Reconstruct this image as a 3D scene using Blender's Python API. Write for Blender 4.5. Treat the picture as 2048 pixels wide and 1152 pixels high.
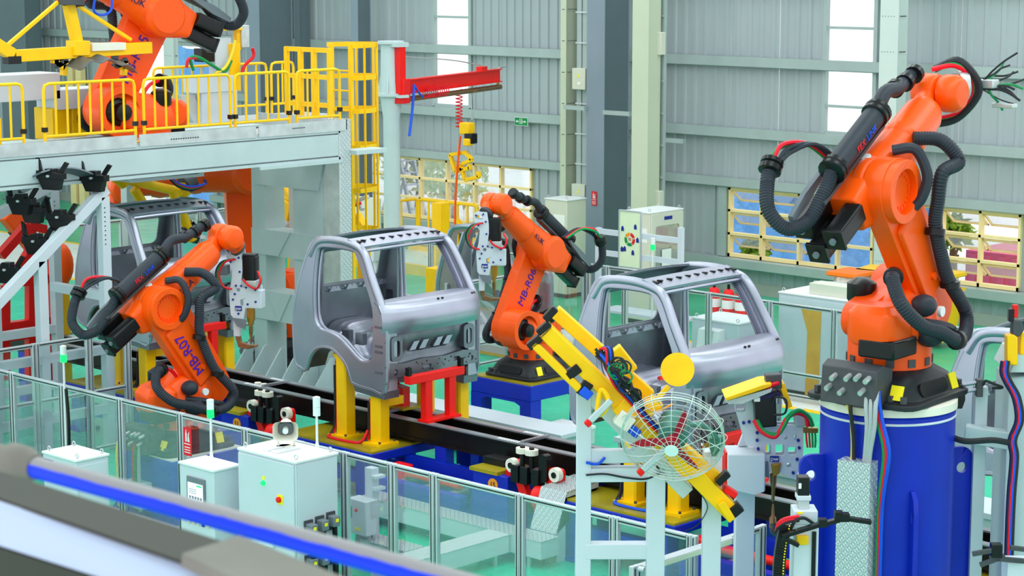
import bpy, bmesh, math, random
from mathutils import Vector as V, Matrix, Quaternion
from mathutils.geometry import tessellate_polygon
random.seed(7)
for o in list(bpy.data.objects): bpy.data.objects.remove(o)
sc = bpy.context.scene
col = sc.collection
PI = math.pi
def R(d): return math.radians(d)

# ---------------------------------------------------------------- camera
CAM_H, FPX = 6.5, 4200.0
PITCH, TH = math.atan2(663, FPX), math.atan2(4474, math.hypot(FPX, 663))
c_d = V((-math.cos(TH)*math.cos(PITCH), math.sin(TH)*math.cos(PITCH), -math.sin(PITCH)))
c_r = V((math.sin(TH), math.cos(TH), 0)); c_u = c_r.cross(c_d)
cam = bpy.data.cameras.new('camera'); camo = bpy.data.objects.new('camera', cam); col.objects.link(camo)
camo.matrix_world = Matrix(((c_r.x, c_u.x, -c_d.x, 0), (c_r.y, c_u.y, -c_d.y, 0), (c_r.z, c_u.z, -c_d.z, CAM_H), (0, 0, 0, 1)))
cam.sensor_width = 36; cam.lens = 36*FPX/2048; cam.clip_start = .05; cam.clip_end = 400
cam.dof.use_dof = True; cam.dof.focus_distance = 22; cam.dof.aperture_fstop = 8
sc.camera = camo
def at(x, y, X=None, Y=None, Z=None):
    """the point of a plane of the hall that the photograph's pixel x,y looks at"""
    v = c_d*FPX + c_r*(x-1024) - c_u*(y-576)
    if X is not None: t = X/v.x
    elif Y is not None: t = Y/v.y
    else: t = (Z-CAM_H)/v.z
    return V((0, 0, CAM_H)) + v*t

# ---------------------------------------------------------------- world, light, exposure
w = bpy.data.worlds.new('sky'); sc.world = w; w.use_nodes = True
bg = w.node_tree.nodes['Background']; bg.inputs[0].default_value = (.92, .95, 1, 1); bg.inputs[1].default_value = 1.6
def area(name, loc, sx, sy, power, colr, rot=(0, 0, 0)):
    l = bpy.data.lights.new(name, 'AREA'); l.shape = 'RECTANGLE'; l.size = sx; l.size_y = sy; l.energy = power; l.color = colr
    o = bpy.data.objects.new(name, l); o.location = loc; o.rotation_euler = rot; col.objects.link(o); return o
for i in range(4):
    area('rooflight', (-33+i*9, 16, 13.2), 3.5, 28, 1250, (1, .965, 1))
vs = sc.view_settings
vs.view_transform = 'Standard'; vs.look = 'None'; vs.gamma = 1; vs.use_curve_mapping = False; vs.exposure = 0.0

# ---------------------------------------------------------------- materials
def lin(h):
    h = h.lstrip('#'); r = []
    for i in (0, 2, 4):
        c = int(h[i:i+2], 16)/255
        r.append(c/12.92 if c <= .04045 else ((c+.055)/1.055)**2.4)
    return (*r, 1)
M = {}
def mat(name, hexc, rough=.5, metal=0, var=.06, scale=6, bump=0, bscale=40, spec=.28, emit=0, coat=0):
    m = bpy.data.materials.new(name); m.use_nodes = True; nt = m.node_tree; b = nt.nodes['Principled BSDF']
    b.inputs['Roughness'].default_value = rough; b.inputs['Metallic'].default_value = metal
    b.inputs['Specular IOR Level'].default_value = spec; b.inputs['Coat Weight'].default_value = coat
    c = lin(hexc)
    if var:
        tc = nt.nodes.new('ShaderNodeTexCoord'); n = nt.nodes.new('ShaderNodeTexNoise'); n.inputs['Scale'].default_value = scale; n.inputs['Detail'].default_value = 5
        nt.links.new(tc.outputs['Object'], n.inputs['Vector'])
        r = nt.nodes.new('ShaderNodeValToRGB'); r.color_ramp.elements[0].position = .3; r.color_ramp.elements[1].position = .7
        r.color_ramp.elements[0].color = tuple(x*(1-var) for x in c[:3])+(1,); r.color_ramp.elements[1].color = tuple(min(1, x*(1+var)) for x in c[:3])+(1,)
        nt.links.new(n.outputs['Fac'], r.inputs['Fac']); nt.links.new(r.outputs['Color'], b.inputs['Base Color'])
    else: b.inputs['Base Color'].default_value = c
    if emit:
        b.inputs['Emission Color'].default_value = c; b.inputs['Emission Strength'].default_value = emit
    if bump:
        tc = nt.nodes.new('ShaderNodeTexCoord'); n2 = nt.nodes.new('ShaderNodeTexNoise'); n2.inputs['Scale'].default_value = bscale
        nt.links.new(tc.outputs['Object'], n2.inputs['Vector'])
        bp = nt.nodes.new('ShaderNodeBump'); bp.inputs['Strength'].default_value = bump; bp.inputs['Distance'].default_value = .02
        nt.links.new(n2.outputs['Fac'], bp.inputs['Height']); nt.links.new(bp.outputs['Normal'], b.inputs['Normal'])
    M[name] = m; return m
mat('orange', '#FF5600', .38, 0, .05, 5, coat=.08)
mat('black', '#23262B', .45, 0, .1)
mat('rubber', '#2A303A', .5, 0, .08)
mat('gloss_black', '#121316', .3, 0, .1)
mat('cast', '#4A4D52', .5, .2, .12)
mat('blue', '#0628B0', .42, 0, .08, 3, coat=.05)
mat('yellow', '#FFC400', .4, 0, .06)
mat('rail_yellow', '#FFC812', .4, 0, .04)
mat('red', '#F0140F', .4, 0, .05)
mat('pale_green', '#BCCDD0', .45, 0, .05, 2)
mat('white_steel', '#CCD5DF', .4, 0, .04, 2)
mat('cabinet', '#C4CFD8', .42, 0, .03, 2)
mat('beige_cabinet', '#D2D4C4', .5, 0, .03, 2)
mat('alu', '#C4CDD2', .35, .55, .04)
mat('alu_dark', '#2E3338', .5, .2, .03)
mat('steel', '#A8AABA', .40, .95, .07, 3)
mat('dark_steel', '#787F88', .45, .85, .15, 4)
mat('zinc', '#C6CCCE', .45, .6, .14, 5)
mat('black_rail', '#191716', .3, .3, .25, 3)
mat('rail_top', '#9AA0A8', .35, .6, .15, 4)
mat('olive', '#A8971E', .22, .1, .18, 3)
mat('wall_sheet', '#AAB4B8', .45, .2, .05, .6)
mat('girt', '#A9B7B6', .45, .2, .06, 2)
mat('col_grey', '#8592A0', .55, 0, .04, 1)
mat('col_dark', '#64747C', .55, 0, .05, 1)
mat('col_green', '#C3CBB4', .55, 0, .04, 1)
mat('col_pale', '#CBD6D2', .5, 0, .04, 1)
mat('cream', '#F8DFA2', .5, 0, .05, 3)
mat('brass', '#B48A3A', .35, .8, .1)
mat('copper', '#8A6A4A', .4, .6, .2, 12)
mat('white', '#E2E6E8', .45, 0, .02)
mat('ivory', '#E9E6D8', .5, 0, .04)
mat('hose_red', '#E3122B', .4); mat('hose_green', '#0A8A4A', .4); mat('hose_blue', '#1452D8', .4); mat('hose_yellow', '#F0D43A', .4); mat('hose_grey', '#A9B2B5', .4)
mat('ink', '#22204A', .6, 0, 0); mat('purple', '#4A18A8', .5, 0, 0); mat('sign_red', '#E01E2B', .5, 0, .02); mat('sign_green', '#0C8A45', .5, 0, .02); mat('sign_yellow', '#FFE81A', .5, 0, .02); mat('sign_blue', '#1B2F8F', .5, 0, .02)
mat('orange_dot', '#F39A1E', .5, 0, .02); mat('paper', '#EEF1EE', .7, 0, .03); mat('poster_green', '#DCEBC8', .6, 0, .03)
mat('lamp_green', '#10E060', .3, 0, 0, emit=1.6); mat('lamp_clear', '#E4EEF0', .3, 0, .02)
mat('screen', '#DCE6F5', .3, 0, 0, emit=.7); mat('grey_plastic', '#6F7880', .5)
mat('bin_orange', '#FF7A14', .45, 0, .05); mat('bag', '#E6D9D2', .3, 0, .25, 18)
mat('ext_red', '#E8121A', .35); mat('blade_red', '#B01830', .4); mat('fan_green', '#4F8378', .4, .2); mat('wire', '#CBDAD6', .35, .6, .02)
mat('cardboard', '#D9A33C', .7, 0, .1, 5)
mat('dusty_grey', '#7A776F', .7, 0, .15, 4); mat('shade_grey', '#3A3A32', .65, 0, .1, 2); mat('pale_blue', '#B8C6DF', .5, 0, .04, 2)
mat('leaf', '#8FB23A', .6, 0, .3, 4); mat('bark', '#7A6248', .8); mat('pink_wall', '#F0708A', .7, 0, .08, 1); mat('yard', '#F4F4EE', .8, 0, .1, .5)
mat('foliage_light', '#C9CF8A', .6, 0, .3, 4)
mat('line_yellow', '#F2C21C', .5, 0, .08); mat('concrete', '#AEB0AA', .8, 0, .08, 2)

def node(nt, t, **k):
    n = nt.nodes.new(t)
    for a, b in k.items(): setattr(n, a, b)
    return n
def floor_mat(name, hexa, hexb, rough):
    m = mat(name, hexa, rough, 0, 0, spec=.5); nt = m.node_tree; b = nt.nodes['Principled BSDF']
    tc = node(nt, 'ShaderNodeTexCoord'); n = node(nt, 'ShaderNodeTexNoise'); n.inputs['Scale'].default_value = .7; n.inputs['Detail'].default_value = 6
    r = node(nt, 'ShaderNodeValToRGB'); r.color_ramp.elements[0].color = lin(hexa); r.color_ramp.elements[1].color = lin(hexb)
    r.color_ramp.elements[0].position = .35; r.color_ramp.elements[1].position = .75
    nt.links.new(tc.outputs['Object'], n.inputs['Vector']); nt.links.new(n.outputs['Fac'], r.inputs['Fac']); nt.links.new(r.outputs['Color'], b.inputs['Base Color'])
    n2 = node(nt, 'ShaderNodeTexNoise'); n2.inputs['Scale'].default_value = 3; mr = node(nt, 'ShaderNodeMapRange'); mr.inputs['To Min'].default_value = rough*.6; mr.inputs['To Max'].default_value = rough*1.5
    nt.links.new(tc.outputs['Object'], n2.inputs['Vector']); nt.links.new(n2.outputs['Fac'], mr.inputs['Value']); nt.links.new(mr.outputs['Result'], b.inputs['Roughness'])
floor_mat('floor_green', '#10B48A', '#30CCA4', .25)
floor_mat('floor_white', '#E2E4DE', '#F0F0EA', .3)
floor_mat('floor_walk', '#2DAE7C', '#45BE8E', .35)
def plate_mat():      # chequered tread plate: short raised bars in two directions
    m = mat('tread', '#C9D2D6', .38, .45, .05); nt = m.node_tree; b = nt.nodes['Principled BSDF']
    tc = node(nt, 'ShaderNodeTexCoord'); bs = []
    sx = node(nt, 'ShaderNodeSeparateXYZ'); nt.links.new(tc.outputs['Object'], sx.inputs[0])
    def mt(op, a, bb):
        n = node(nt, 'ShaderNodeMath', operation=op)
        for i, q in enumerate((a, bb)):
            if isinstance(q, (int, float)): n.inputs[i].default_value = q
            else: nt.links.new(q, n.inputs[i])
        return n.outputs[0]
    h = mt('ADD', sx.outputs[0], sx.outputs[1]); z = sx.outputs[2]
    a = mt('SINE', mt('MULTIPLY', mt('ADD', h, z), 90), 0); c = mt('SINE', mt('MULTIPLY', mt('SUBTRACT', h, z), 90), 0)
    g = mt('MAXIMUM', mt('MULTIPLY', mt('POWER', mt('ABSOLUTE', a, 0), 4), mt('GREATER_THAN', c, .2)), mt('MULTIPLY', mt('POWER', mt('ABSOLUTE', c, 0), 4), mt('LESS_THAN', a, -.2)))
    mx = node(nt, 'ShaderNodeMix', data_type='RGBA'); mx.inputs[6].default_value = lin('#B4C0C6'); mx.inputs[7].default_value = lin('#F2F6F8'); nt.links.new(g, mx.inputs[0]); nt.links.new(mx.outputs[2], b.inputs['Base Color'])
    bp = node(nt, 'ShaderNodeBump'); bp.inputs['Strength'].default_value = .8; bp.inputs['Distance'].default_value = .01
    nt.links.new(g, bp.inputs['Height']); nt.links.new(bp.outputs['Normal'], b.inputs['Normal'])
plate_mat()
def clear_mat(name, tint, refl, rough=.03, dif=.0):
    m = bpy.data.materials.new(name); m.use_nodes = True; nt = m.node_tree; nt.nodes.remove(nt.nodes['Principled BSDF']); out = nt.nodes['Material Output']
    t = node(nt, 'ShaderNodeBsdfTransparent'); t.inputs[0].default_value = (*tint, 1)
    g = node(nt, 'ShaderNodeBsdfGlossy'); g.inputs['Roughness'].default_value = rough
    f = node(nt, 'ShaderNodeFresnel'); f.inputs[0].default_value = 1.45
    ml = node(nt, 'ShaderNodeMath', operation='MULTIPLY'); ml.inputs[1].default_value = refl; nt.links.new(f.outputs[0], ml.inputs[0])
    mx = node(nt, 'ShaderNodeMixShader'); nt.links.new(ml.outputs[0], mx.inputs[0]); nt.links.new(t.outputs[0], mx.inputs[1]); nt.links.new(g.outputs[0], mx.inputs[2]); last = mx
    if dif:
        d = node(nt, 'ShaderNodeBsdfDiffuse'); d.inputs[0].default_value = (.9, .95, .95, 1); tl = node(nt, 'ShaderNodeBsdfTranslucent'); tl.inputs[0].default_value = (.95, .97, .97, 1)
        ad = node(nt, 'ShaderNodeMixShader'); nt.links.new(d.outputs[0], ad.inputs[1]); nt.links.new(tl.outputs[0], ad.inputs[2])
        m2 = node(nt, 'ShaderNodeMixShader'); m2.inputs[0].default_value = dif; nt.links.new(last.outputs[0], m2.inputs[1]); nt.links.new(ad.outputs[0], m2.inputs[2]); last = m2
    nt.links.new(last.outputs[0], out.inputs[0]); M[name] = m
clear_mat('fence_glass', (.97, .99, .995), .35, .04, .012)
clear_mat('window_glass', (.97, .98, 1), .5, .02, .03)
clear_mat('skylight', (1, 1, 1), .2, .2, .12)
def tarp_mat():
    m = mat('tarp', '#7CC4FF', .3, 0, .25, 1.2, bump=.6, bscale=5); nt = m.node_tree; b = nt.nodes['Principled BSDF']; t = node(nt, 'ShaderNodeBsdfTranslucent'); t.inputs[0].default_value = lin('#C4E6FF'); mx = node(nt, 'ShaderNodeMixShader'); mx.inputs[0].default_value = .65
    nt.links.new(b.outputs[0], mx.inputs[1]); nt.links.new(t.outputs[0], mx.inputs[2]); nt.links.new(mx.outputs[0], nt.nodes['Material Output'].inputs[0])
tarp_mat()
def grey_top_mat():       # blue paint turning grey where the surface faces up
    m = mat('blue_grey_top', '#0A3CF0', .5, 0, 0); nt = m.node_tree; b = nt.nodes['Principled BSDF']
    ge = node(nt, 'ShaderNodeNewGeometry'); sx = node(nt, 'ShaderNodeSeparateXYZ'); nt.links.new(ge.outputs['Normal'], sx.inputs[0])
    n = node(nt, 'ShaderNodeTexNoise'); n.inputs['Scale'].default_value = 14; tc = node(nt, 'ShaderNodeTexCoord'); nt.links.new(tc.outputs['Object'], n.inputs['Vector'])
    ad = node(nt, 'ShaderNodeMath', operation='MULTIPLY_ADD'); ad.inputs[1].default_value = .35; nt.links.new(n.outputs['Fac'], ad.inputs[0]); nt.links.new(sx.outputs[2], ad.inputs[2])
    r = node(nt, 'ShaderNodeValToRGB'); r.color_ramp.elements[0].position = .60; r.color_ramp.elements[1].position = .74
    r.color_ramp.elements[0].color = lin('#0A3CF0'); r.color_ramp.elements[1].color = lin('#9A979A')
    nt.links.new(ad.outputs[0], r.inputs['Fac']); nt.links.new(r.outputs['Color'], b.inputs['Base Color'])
grey_top_mat()

# ---------------------------------------------------------------- mesh building
class MB:
    def __init__(s, m=None): s.v = []; s.f = []; s.m = m or Matrix()
    def add(s, vs, fs):
        b = len(s.v); s.v += [s.m @ V(q) for q in vs]; s.f += [tuple(b+i for i in f) for f in fs]; return s
    def box(s, c, d, rot=None):
        hx, hy, hz = d[0]/2, d[1]/2, d[2]/2; c = V(c)
        p = [V((x, y, z)) for z in (-hz, hz) for x, y in ((-hx, -hy), (hx, -hy), (hx, hy), (-hx, hy))]
        if rot is not None: p = [rot @ q for q in p]
        return s.add([c+q for q in p], [(3, 2, 1, 0), (4, 5, 6, 7), (0, 1, 5, 4), (1, 2, 6, 5), (2, 3, 7, 6), (3, 0, 4, 7)])
    def bx(s, x0, y0, z0, x1, y1, z1): return s.box(((x0+x1)/2, (y0+y1)/2, (z0+z1)/2), (abs(x1-x0), abs(y1-y0), abs(z1-z0)))
    def beam(s, p, q, w, h, up=(0, 0, 1)):
        p, q = V(p), V(q); x = (q-p).normalized(); u = V(up)
        if abs(x.dot(u)) > .98: u = V((1, 0, 0)) if abs(x.x) < .9 else V((0, 1, 0))
        y = u.cross(x).normalized(); z = x.cross(y)
        rot = Matrix((x, y, z)).transposed()
        return s.box((p+q)/2, ((q-p).length, w, h), rot)
    def frame(s, d):
        d = V(d).normalized(); a = V((0, 0, 1)) if abs(d.z) < .9 else V((1, 0, 0)); u = a.cross(d).normalized(); return d, u, d.cross(u)
    def cyl(s, p, q, r, r2=None, n=16, cap=True):
        p, q = V(p), V(q); r2 = r if r2 is None else r2; d, u, v = s.frame(q-p); vs = []
        for c, k in ((p, r), (q, r2)):
            for i in range(n): a = 2*PI*i/n; vs.append(c+(u*math.cos(a)+v*math.sin(a))*k)
        fs = [(i, (i+1) % n, n+(i+1) % n, n+i) for i in range(n)]
        if cap: fs += [tuple(range(n-1, -1, -1)), tuple(range(n, 2*n))]
        return s.add(vs, fs)
    def lathe(s, prof, o=(0, 0, 0), ax=(0, 0, 1), n=20, cap=True):
        o = V(o); d, u, v = s.frame(ax); vs = []; k = len(prof)
        for r, h in prof:
            for i in range(n): a = 2*PI*i/n; vs.append(o+d*h+(u*math.cos(a)+v*math.sin(a))*r)
        fs = [(j*n+i, j*n+(i+1) % n, (j+1)*n+(i+1) % n, (j+1)*n+i) for j in range(k-1) for i in range(n)]
        if cap: fs += [tuple(range(n-1, -1, -1)), tuple(range((k-1)*n, k*n))]
        return s.add(vs, fs)
    def ball(s, c, r, nu=12, nv=8):
        if not hasattr(r, '__len__'): r = (r, r, r)
        c = V(c); vs = []; fs = []
        for j in range(nv+1):
            t = PI*j/nv
            for i in range(nu):
                a = 2*PI*i/nu; vs.append(c+V((r[0]*math.sin(t)*math.cos(a), r[1]*math.sin(t)*math.sin(a), -r[2]*math.cos(t))))
        for j in range(nv):
            for i in range(nu): fs.append((j*nu+i, j*nu+(i+1) % nu, (j+1)*nu+(i+1) % nu, (j+1)*nu+i))
        return s.add(vs, fs)
    def tube(s, pts, r, n=8, sub=5, rib=0, closed=False, smooth=True):
        pts = [V(p) for p in pts]
        if smooth and len(pts) > 2:
            q = []; k = len(pts); rng = range(k) if closed else range(k-1)
            for i in rng:
                a, b, c, d = pts[i-1] if (i or closed) else pts[0]*2-pts[1], pts[i], pts[(i+1) % k], (pts[(i+2) % k] if (closed or i+2 < k) else pts[-1]*2-pts[-2])
                m = sub
                if rib: m = max(2, int((c-b).length/rib)*2)
                for j in range(m):
                    t = j/m; q.append(.5*((2*b)+(c-a)*t+(2*a-5*b+4*c-d)*t*t+(3*b-a-3*c+d)*t**3))
            if not closed: q.append(pts[-1])
            pts = q
        k = len(pts); T = [((pts[(i+1) % k] if (closed or i < k-1) else pts[i])-(pts[i-1] if (closed or i) else pts[i])).normalized() for i in range(k)]
        d, u, v = s.frame(T[0]); vs = []
        for i in range(k):
            if i: u = (T[i-1].rotation_difference(T[i]) @ u); u = (u-T[i]*u.dot(T[i])).normalized()
            v = T[i].cross(u); rr = r[min(i*len(r)//k, len(r)-1)] if hasattr(r, '__len__') else r
            if rib and i % 2: rr *= .9
            for j in range(n): a = 2*PI*j/n; vs.append(pts[i]+(u*math.cos(a)+v*math.sin(a))*rr)
        fs = [(i*n+j, i*n+(j+1) % n, (i+1) % k*n+(j+1) % n, (i+1) % k*n+j) for i in range(k if closed else k-1) for j in range(n)]
        if not closed: fs += [tuple(range(n-1, -1, -1)), tuple(range((k-1)*n, k*n))]
        return s.add(vs, fs)
    def prism(s, poly, a, b, ax='y', holes=()):
        """2-D outline (with holes) extruded from a to b along ax; outline axes are the other two in xyz order"""
        def P(q, t):
            return {'x': V((t, q[0], q[1])), 'y': V((q[0], t, q[1])), 'z': V((q[0], q[1], t))}[ax]
        loops = [list(poly)]+[list(h) for h in holes]
        tri = tessellate_polygon([[V((q[0], q[1], 0)) for q in l] for l in loops]); fl = [q for l in loops for q in l]; n = len(fl)
        vs = [P(q, a) for q in fl]+[P(q, b) for q in fl]; fs = [tuple(t) for t in tri]+[tuple(i+n for i in reversed(t)) for t in tri]; k = 0
        for l in loops:
            for i in range(len(l)): j = (i+1) % len(l); fs.append((k+i, k+j, n+k+j, n+k+i))
            k += len(l)
        return s.add(vs, fs)
    def loft(s, rings, cap=True):
        n = len(rings[0]); vs = [q for r in rings for q in r]
        fs = [(j*n+i, j*n+(i+1) % n, (j+1)*n+(i+1) % n, (j+1)*n+i) for j in range(len(rings)-1) for i in range(n)]
        if cap: fs += [tuple(range(n-1, -1, -1)), tuple(range((len(rings)-1)*n, len(rings)*n))]
        return s.add(vs, fs)
    def sheet(s, fn, nu, nv, th=.01):
        g = [[V(fn(i/nu, j/nv)) for i in range(nu+1)] for j in range(nv+1)]; W = nu+1; N = W*(nv+1); nn = []
        for j in range(nv+1):
            for i in range(W):
                du = g[j][min(i+1, nu)]-g[j][max(i-1, 0)]; dv = g[min(j+1, nv)][i]-g[max(j-1, 0)][i]; nn.append(du.cross(dv).normalized())
        vs = [g[j][i] for j in range(nv+1) for i in range(W)]; vs += [q-m*th for q, m in zip(vs, nn)]; fs = []
        for j in range(nv):
            for i in range(nu):
                a, b, c, d = j*W+i, j*W+i+1, (j+1)*W+i+1, (j+1)*W+i; fs += [(a, b, c, d), (N+d, N+c, N+b, N+a)]
        e = [i for i in range(W)]+[j*W+nu for j in range(1, nv+1)]+[nv*W+i for i in range(nu-1, -1, -1)]+[j*W for j in range(nv-1, 0, -1)]
        for i in range(len(e)): a, b = e[i], e[(i+1) % len(e)]; fs.append((b, a, N+a, N+b))
        return s.add(vs, fs)
def rrect(w, h, r, n=4, cx=0, cy=0):
    q = []
    for sx, sy, a0 in ((1, 1, 0), (-1, 1, 90), (-1, -1, 180), (1, -1, 270)):
        for i in range(n+1): a = R(a0+90*i/n); q.append((cx+sx*(w/2-r)+r*math.cos(a), cy+sy*(h/2-r)+r*math.sin(a)))
    return q
def circ(cx, cy, r, n=20, a0=0): return [(cx+r*math.cos(R(a0)+2*PI*i/n), cy+r*math.sin(R(a0)+2*PI*i/n)) for i in range(n)]

def mesh_of(name, mb, m, ang=38):
    me = bpy.data.meshes.new(name); me.from_pydata([tuple(q) for q in mb.v], [], mb.f)
    bm = bmesh.new(); bm.from_mesh(me); bmesh.ops.recalc_face_normals(bm, faces=bm.faces); bm.to_mesh(me); bm.free()
    me.materials.append(M[m]); me.shade_smooth(); me.set_sharp_from_angle(angle=R(ang)); me.update(); return me
def obj(name, mb, m, parent=None, bev=0, loc=None, rz=None):
    me = mb if isinstance(mb, bpy.types.Mesh) else mesh_of(name, mb, m)
    o = bpy.data.objects.new(name, me); col.objects.link(o)
    if parent is not None: o.parent = parent
    if loc is not None: o.location = loc
    if rz is not None: o.rotation_euler = (0, 0, rz)
    if bev:
        b = o.modifiers.new('bevel', 'BEVEL'); b.width = bev; b.segments = 2; b.limit_method = 'ANGLE'; b.angle_limit = R(40)
    return o
def tag(o, label, cat, group=None, kind=None):
    o['label'] = label; o['category'] = cat
    if group: o['group'] = group
    if kind: o['kind'] = kind
    return o
def thing(name, label, cat, loc=(0, 0, 0), rz=0, group=None):
    o = bpy.data.objects.new(name, None); o.empty_display_size = .2; col.objects.link(o); o.location = loc; o.rotation_euler = (0, 0, rz); return tag(o, label, cat, group)
def struct(name, mb, m, parent=None, label=None):
    o = obj(name, mb, m, parent)
    if parent is None: o['kind'] = 'structure'
    if label: o['label'] = label
    return o
def clone(o, parent=None):
    c = o.copy(); col.objects.link(c); c.parent = parent
    for ch in list(o.children): clone(ch, c)
    return c
def text(parent, s, size, m, loc, rot, name='lettering', ext=.002, align='CENTER'):
    cu = bpy.data.curves.new(name, 'FONT'); cu.body = s; cu.size = size; cu.extrude = ext; cu.align_x = align; cu.align_y = 'CENTER'
    t = bpy.data.objects.new('tmp', cu); col.objects.link(t); dg = bpy.context.evaluated_depsgraph_get(); me = bpy.data.meshes.new_from_object(t.evaluated_get(dg))
    bpy.data.objects.remove(t); me.name = name; me.materials.clear(); me.materials.append(M[m])
    o = bpy.data.objects.new(name, me); col.objects.link(o); o.parent = parent
    mw = rot.to_4x4() if not isinstance(rot, Matrix) or len(rot) == 3 else rot
    o.matrix_local = Matrix.Translation(V(loc)) @ mw; return o
def axes(x, y):      # rotation whose local x, y run along x, y
    x = V(x).normalized(); y = V(y); y = (y-x*x.dot(y)).normalized(); z = x.cross(y); return Matrix((x, y, z)).transposed()
EX, EY, EZ = V((1, 0, 0)), V((0, 1, 0)), V((0, 0, 1))
def bolts(mb, pts, n, r=.012, h=.012):
    n = V(n).normalized()
    for p in pts: mb.cyl(V(p), V(p)+n*h, r, n=6)
# ================================================================ the setting
WY = 32.5
def wx(px, py=300): return at(px, py, Y=WY).x
SILL, WTOP, G1, G2 = .70, 2.06, 3.13, 4.5
fl = MB().bx(-75, -2, -.2, 6, WY+.2, 0); floor = struct('floor', fl, 'floor_green', label='glossy green painted factory floor')
struct('floor_aisle', MB().bx(-60, 24.6, 0, -10, 27.6, .004), 'floor_white', floor, 'pale painted aisle beyond the fence')
struct('floor_walkway', MB().bx(-60, 27.75, 0, -10, 31.9, .004), 'floor_walk', floor, 'darker green walkway along the wall')
struct('floor_line', MB().bx(-60, 27.6, 0, -10, 27.75, .006), 'line_yellow', floor); struct('floor_line', MB().bx(-60, 24.45, 0, -10, 24.6, .006), 'line_yellow', floor)
wall = struct('wall_back', MB().bx(-75, WY, 0, -12, WY+.25, .22), 'concrete', label='ribbed grey sheet-metal factory wall on a concrete plinth')
def sheet_mesh(width, h):
    n = 4; prof = []; p = width/n
    for i in range(n): x = i*p; prof += [(x+.0, 0), (x+p*.30, 0), (x+p*.38, -.03), (x+p*.62, -.03), (x+p*.70, 0)]
    prof.append((width-.006, 0)); b = MB(); vs = []; k = len(prof)
    for z in (0, h): vs += [(x, y, z) for x, y in prof]
    for z in (0, h): vs += [(x, y+.012, z) for x, y in prof]
    fs = [(i, i+1, k+i+1, k+i) for i in range(k-1)]+[(2*k+i+1, 2*k+i, 3*k+i, 3*k+i+1) for i in range(k-1)]
    fs += [(0, k, 3*k, 2*k), (k-1, 3*k-1, 4*k-1, 2*k-1)]
    return mesh_of('cladding_sheet', b.add(vs, fs), 'wall_sheet', 20)
_sm = {}
def clad(x0, x1, zs):
    n = max(1, round((x1-x0)/1.12)); wd = (x1-x0)/n
    for z0, z1 in zs:
        key = (round(wd, 2), round(z1-z0, 2))
        if key not in _sm: _sm[key] = sheet_mesh(wd, z1-z0)
        for i in range(n): obj('cladding_sheet', _sm[key], None, wall, loc=(x0+i*wd, WY+.02+(.006 if i % 2 else 0), z0))
ZT = 8.5
D0, D1 = wx(232, 200), wx(432, 200)
A0, A1, S0, S1 = wx(738, 380), wx(1066, 380), wx(872, 150), wx(941, 150)
B0, B1, T0, T1 = wx(1459, 450), wx(1748, 480), wx(1653, 200), wx(1748, 200)
E0, E1 = wx(1780, 480), wx(2042, 520)
SB1, SB2 = at(900, 213, Y=WY).z, at(1700, 270, Y=WY).z
clad(-70, D0, [(.22, ZT)]); clad(D0, D1, [(4.42, ZT)]); clad(D1, A0, [(.22, ZT)])
clad(A0, S0, [(.22, SILL), (WTOP, ZT)]); clad(S0, S1, [(.22, SILL), (WTOP, SB1)]); clad(S1, A1, [(.22, SILL), (WTOP, ZT)])
clad(A1, B0, [(.22, ZT)]); clad(B0, T0, [(.22, SILL), (WTOP, ZT)]); clad(T0, T1, [(.22, SILL), (WTOP, SB2)]); clad(T1, E0, [(.22, ZT)]); clad(E0, E1, [(.22, SILL), (WTOP, ZT)]); clad(E1, -14, [(.22, ZT)])
def girt(z, x0, x1, h=.2, d=.16, n=1):
    g = MB(); y1 = WY-.02
    g.prism([(y1, z-h/2), (y1, z+h/2), (y1-d, z+h/2), (y1-d, z-h/2+.02), (y1-d+.03, z-h/2)], x0, x1, 'x')
    return g
struct('trim_1', girt(G2, -70, -14), 'girt', label='upper horizontal wall rail'); struct('trim_2', girt(G1, D1, -14), 'girt', label='middle horizontal wall rail')
struct('trim_3', girt(WTOP+.1, D1, -14, .18), 'girt', label='wall rail above the windows'); struct('trim_4', girt(SILL-.1, D1, -14, .18, .26), 'girt', label='wide sill rail below the windows')
struct('trim_5', girt(5.95, -70, -14), 'girt')
# tall translucent light strips
def light_strip(n, x0, x1, z0, label):
    o = thing('window_%d' % n, label, 'window'); del o['category']; o['kind'] = 'structure'
    f = MB()
    for x in (x0-.03, x1+.03): f.bx(x-.04, WY-.06, z0, x+.04, WY+.04, ZT)
    f.bx(x0, WY-.05, z0-.05, x1, WY+.04, z0+.05)
    for z in (3.75, 5.2, 6.6, 7.5):
        if z > z0: f.bx(x0, WY-.04, z-.025, x1, WY+.02, z+.025)
    obj('frame', f, 'girt', o)
    zz = [z0+.05, 3.75, G2, 5.2, 5.95, 6.6, 7.5, ZT]; zz = [z for z in zz if z >= z0+.05]
    for a, b in zip(zz, zz[1:]): obj('pane', MB().bx(x0, WY+.03, a, x1, WY+.036, b), 'skylight', o)
light_strip(1, S0, S1, SB1, 'narrow tall light strip above the left window'); light_strip(2, T0, T1, SB2, 'wide tall light strip beside the pale column')
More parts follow.
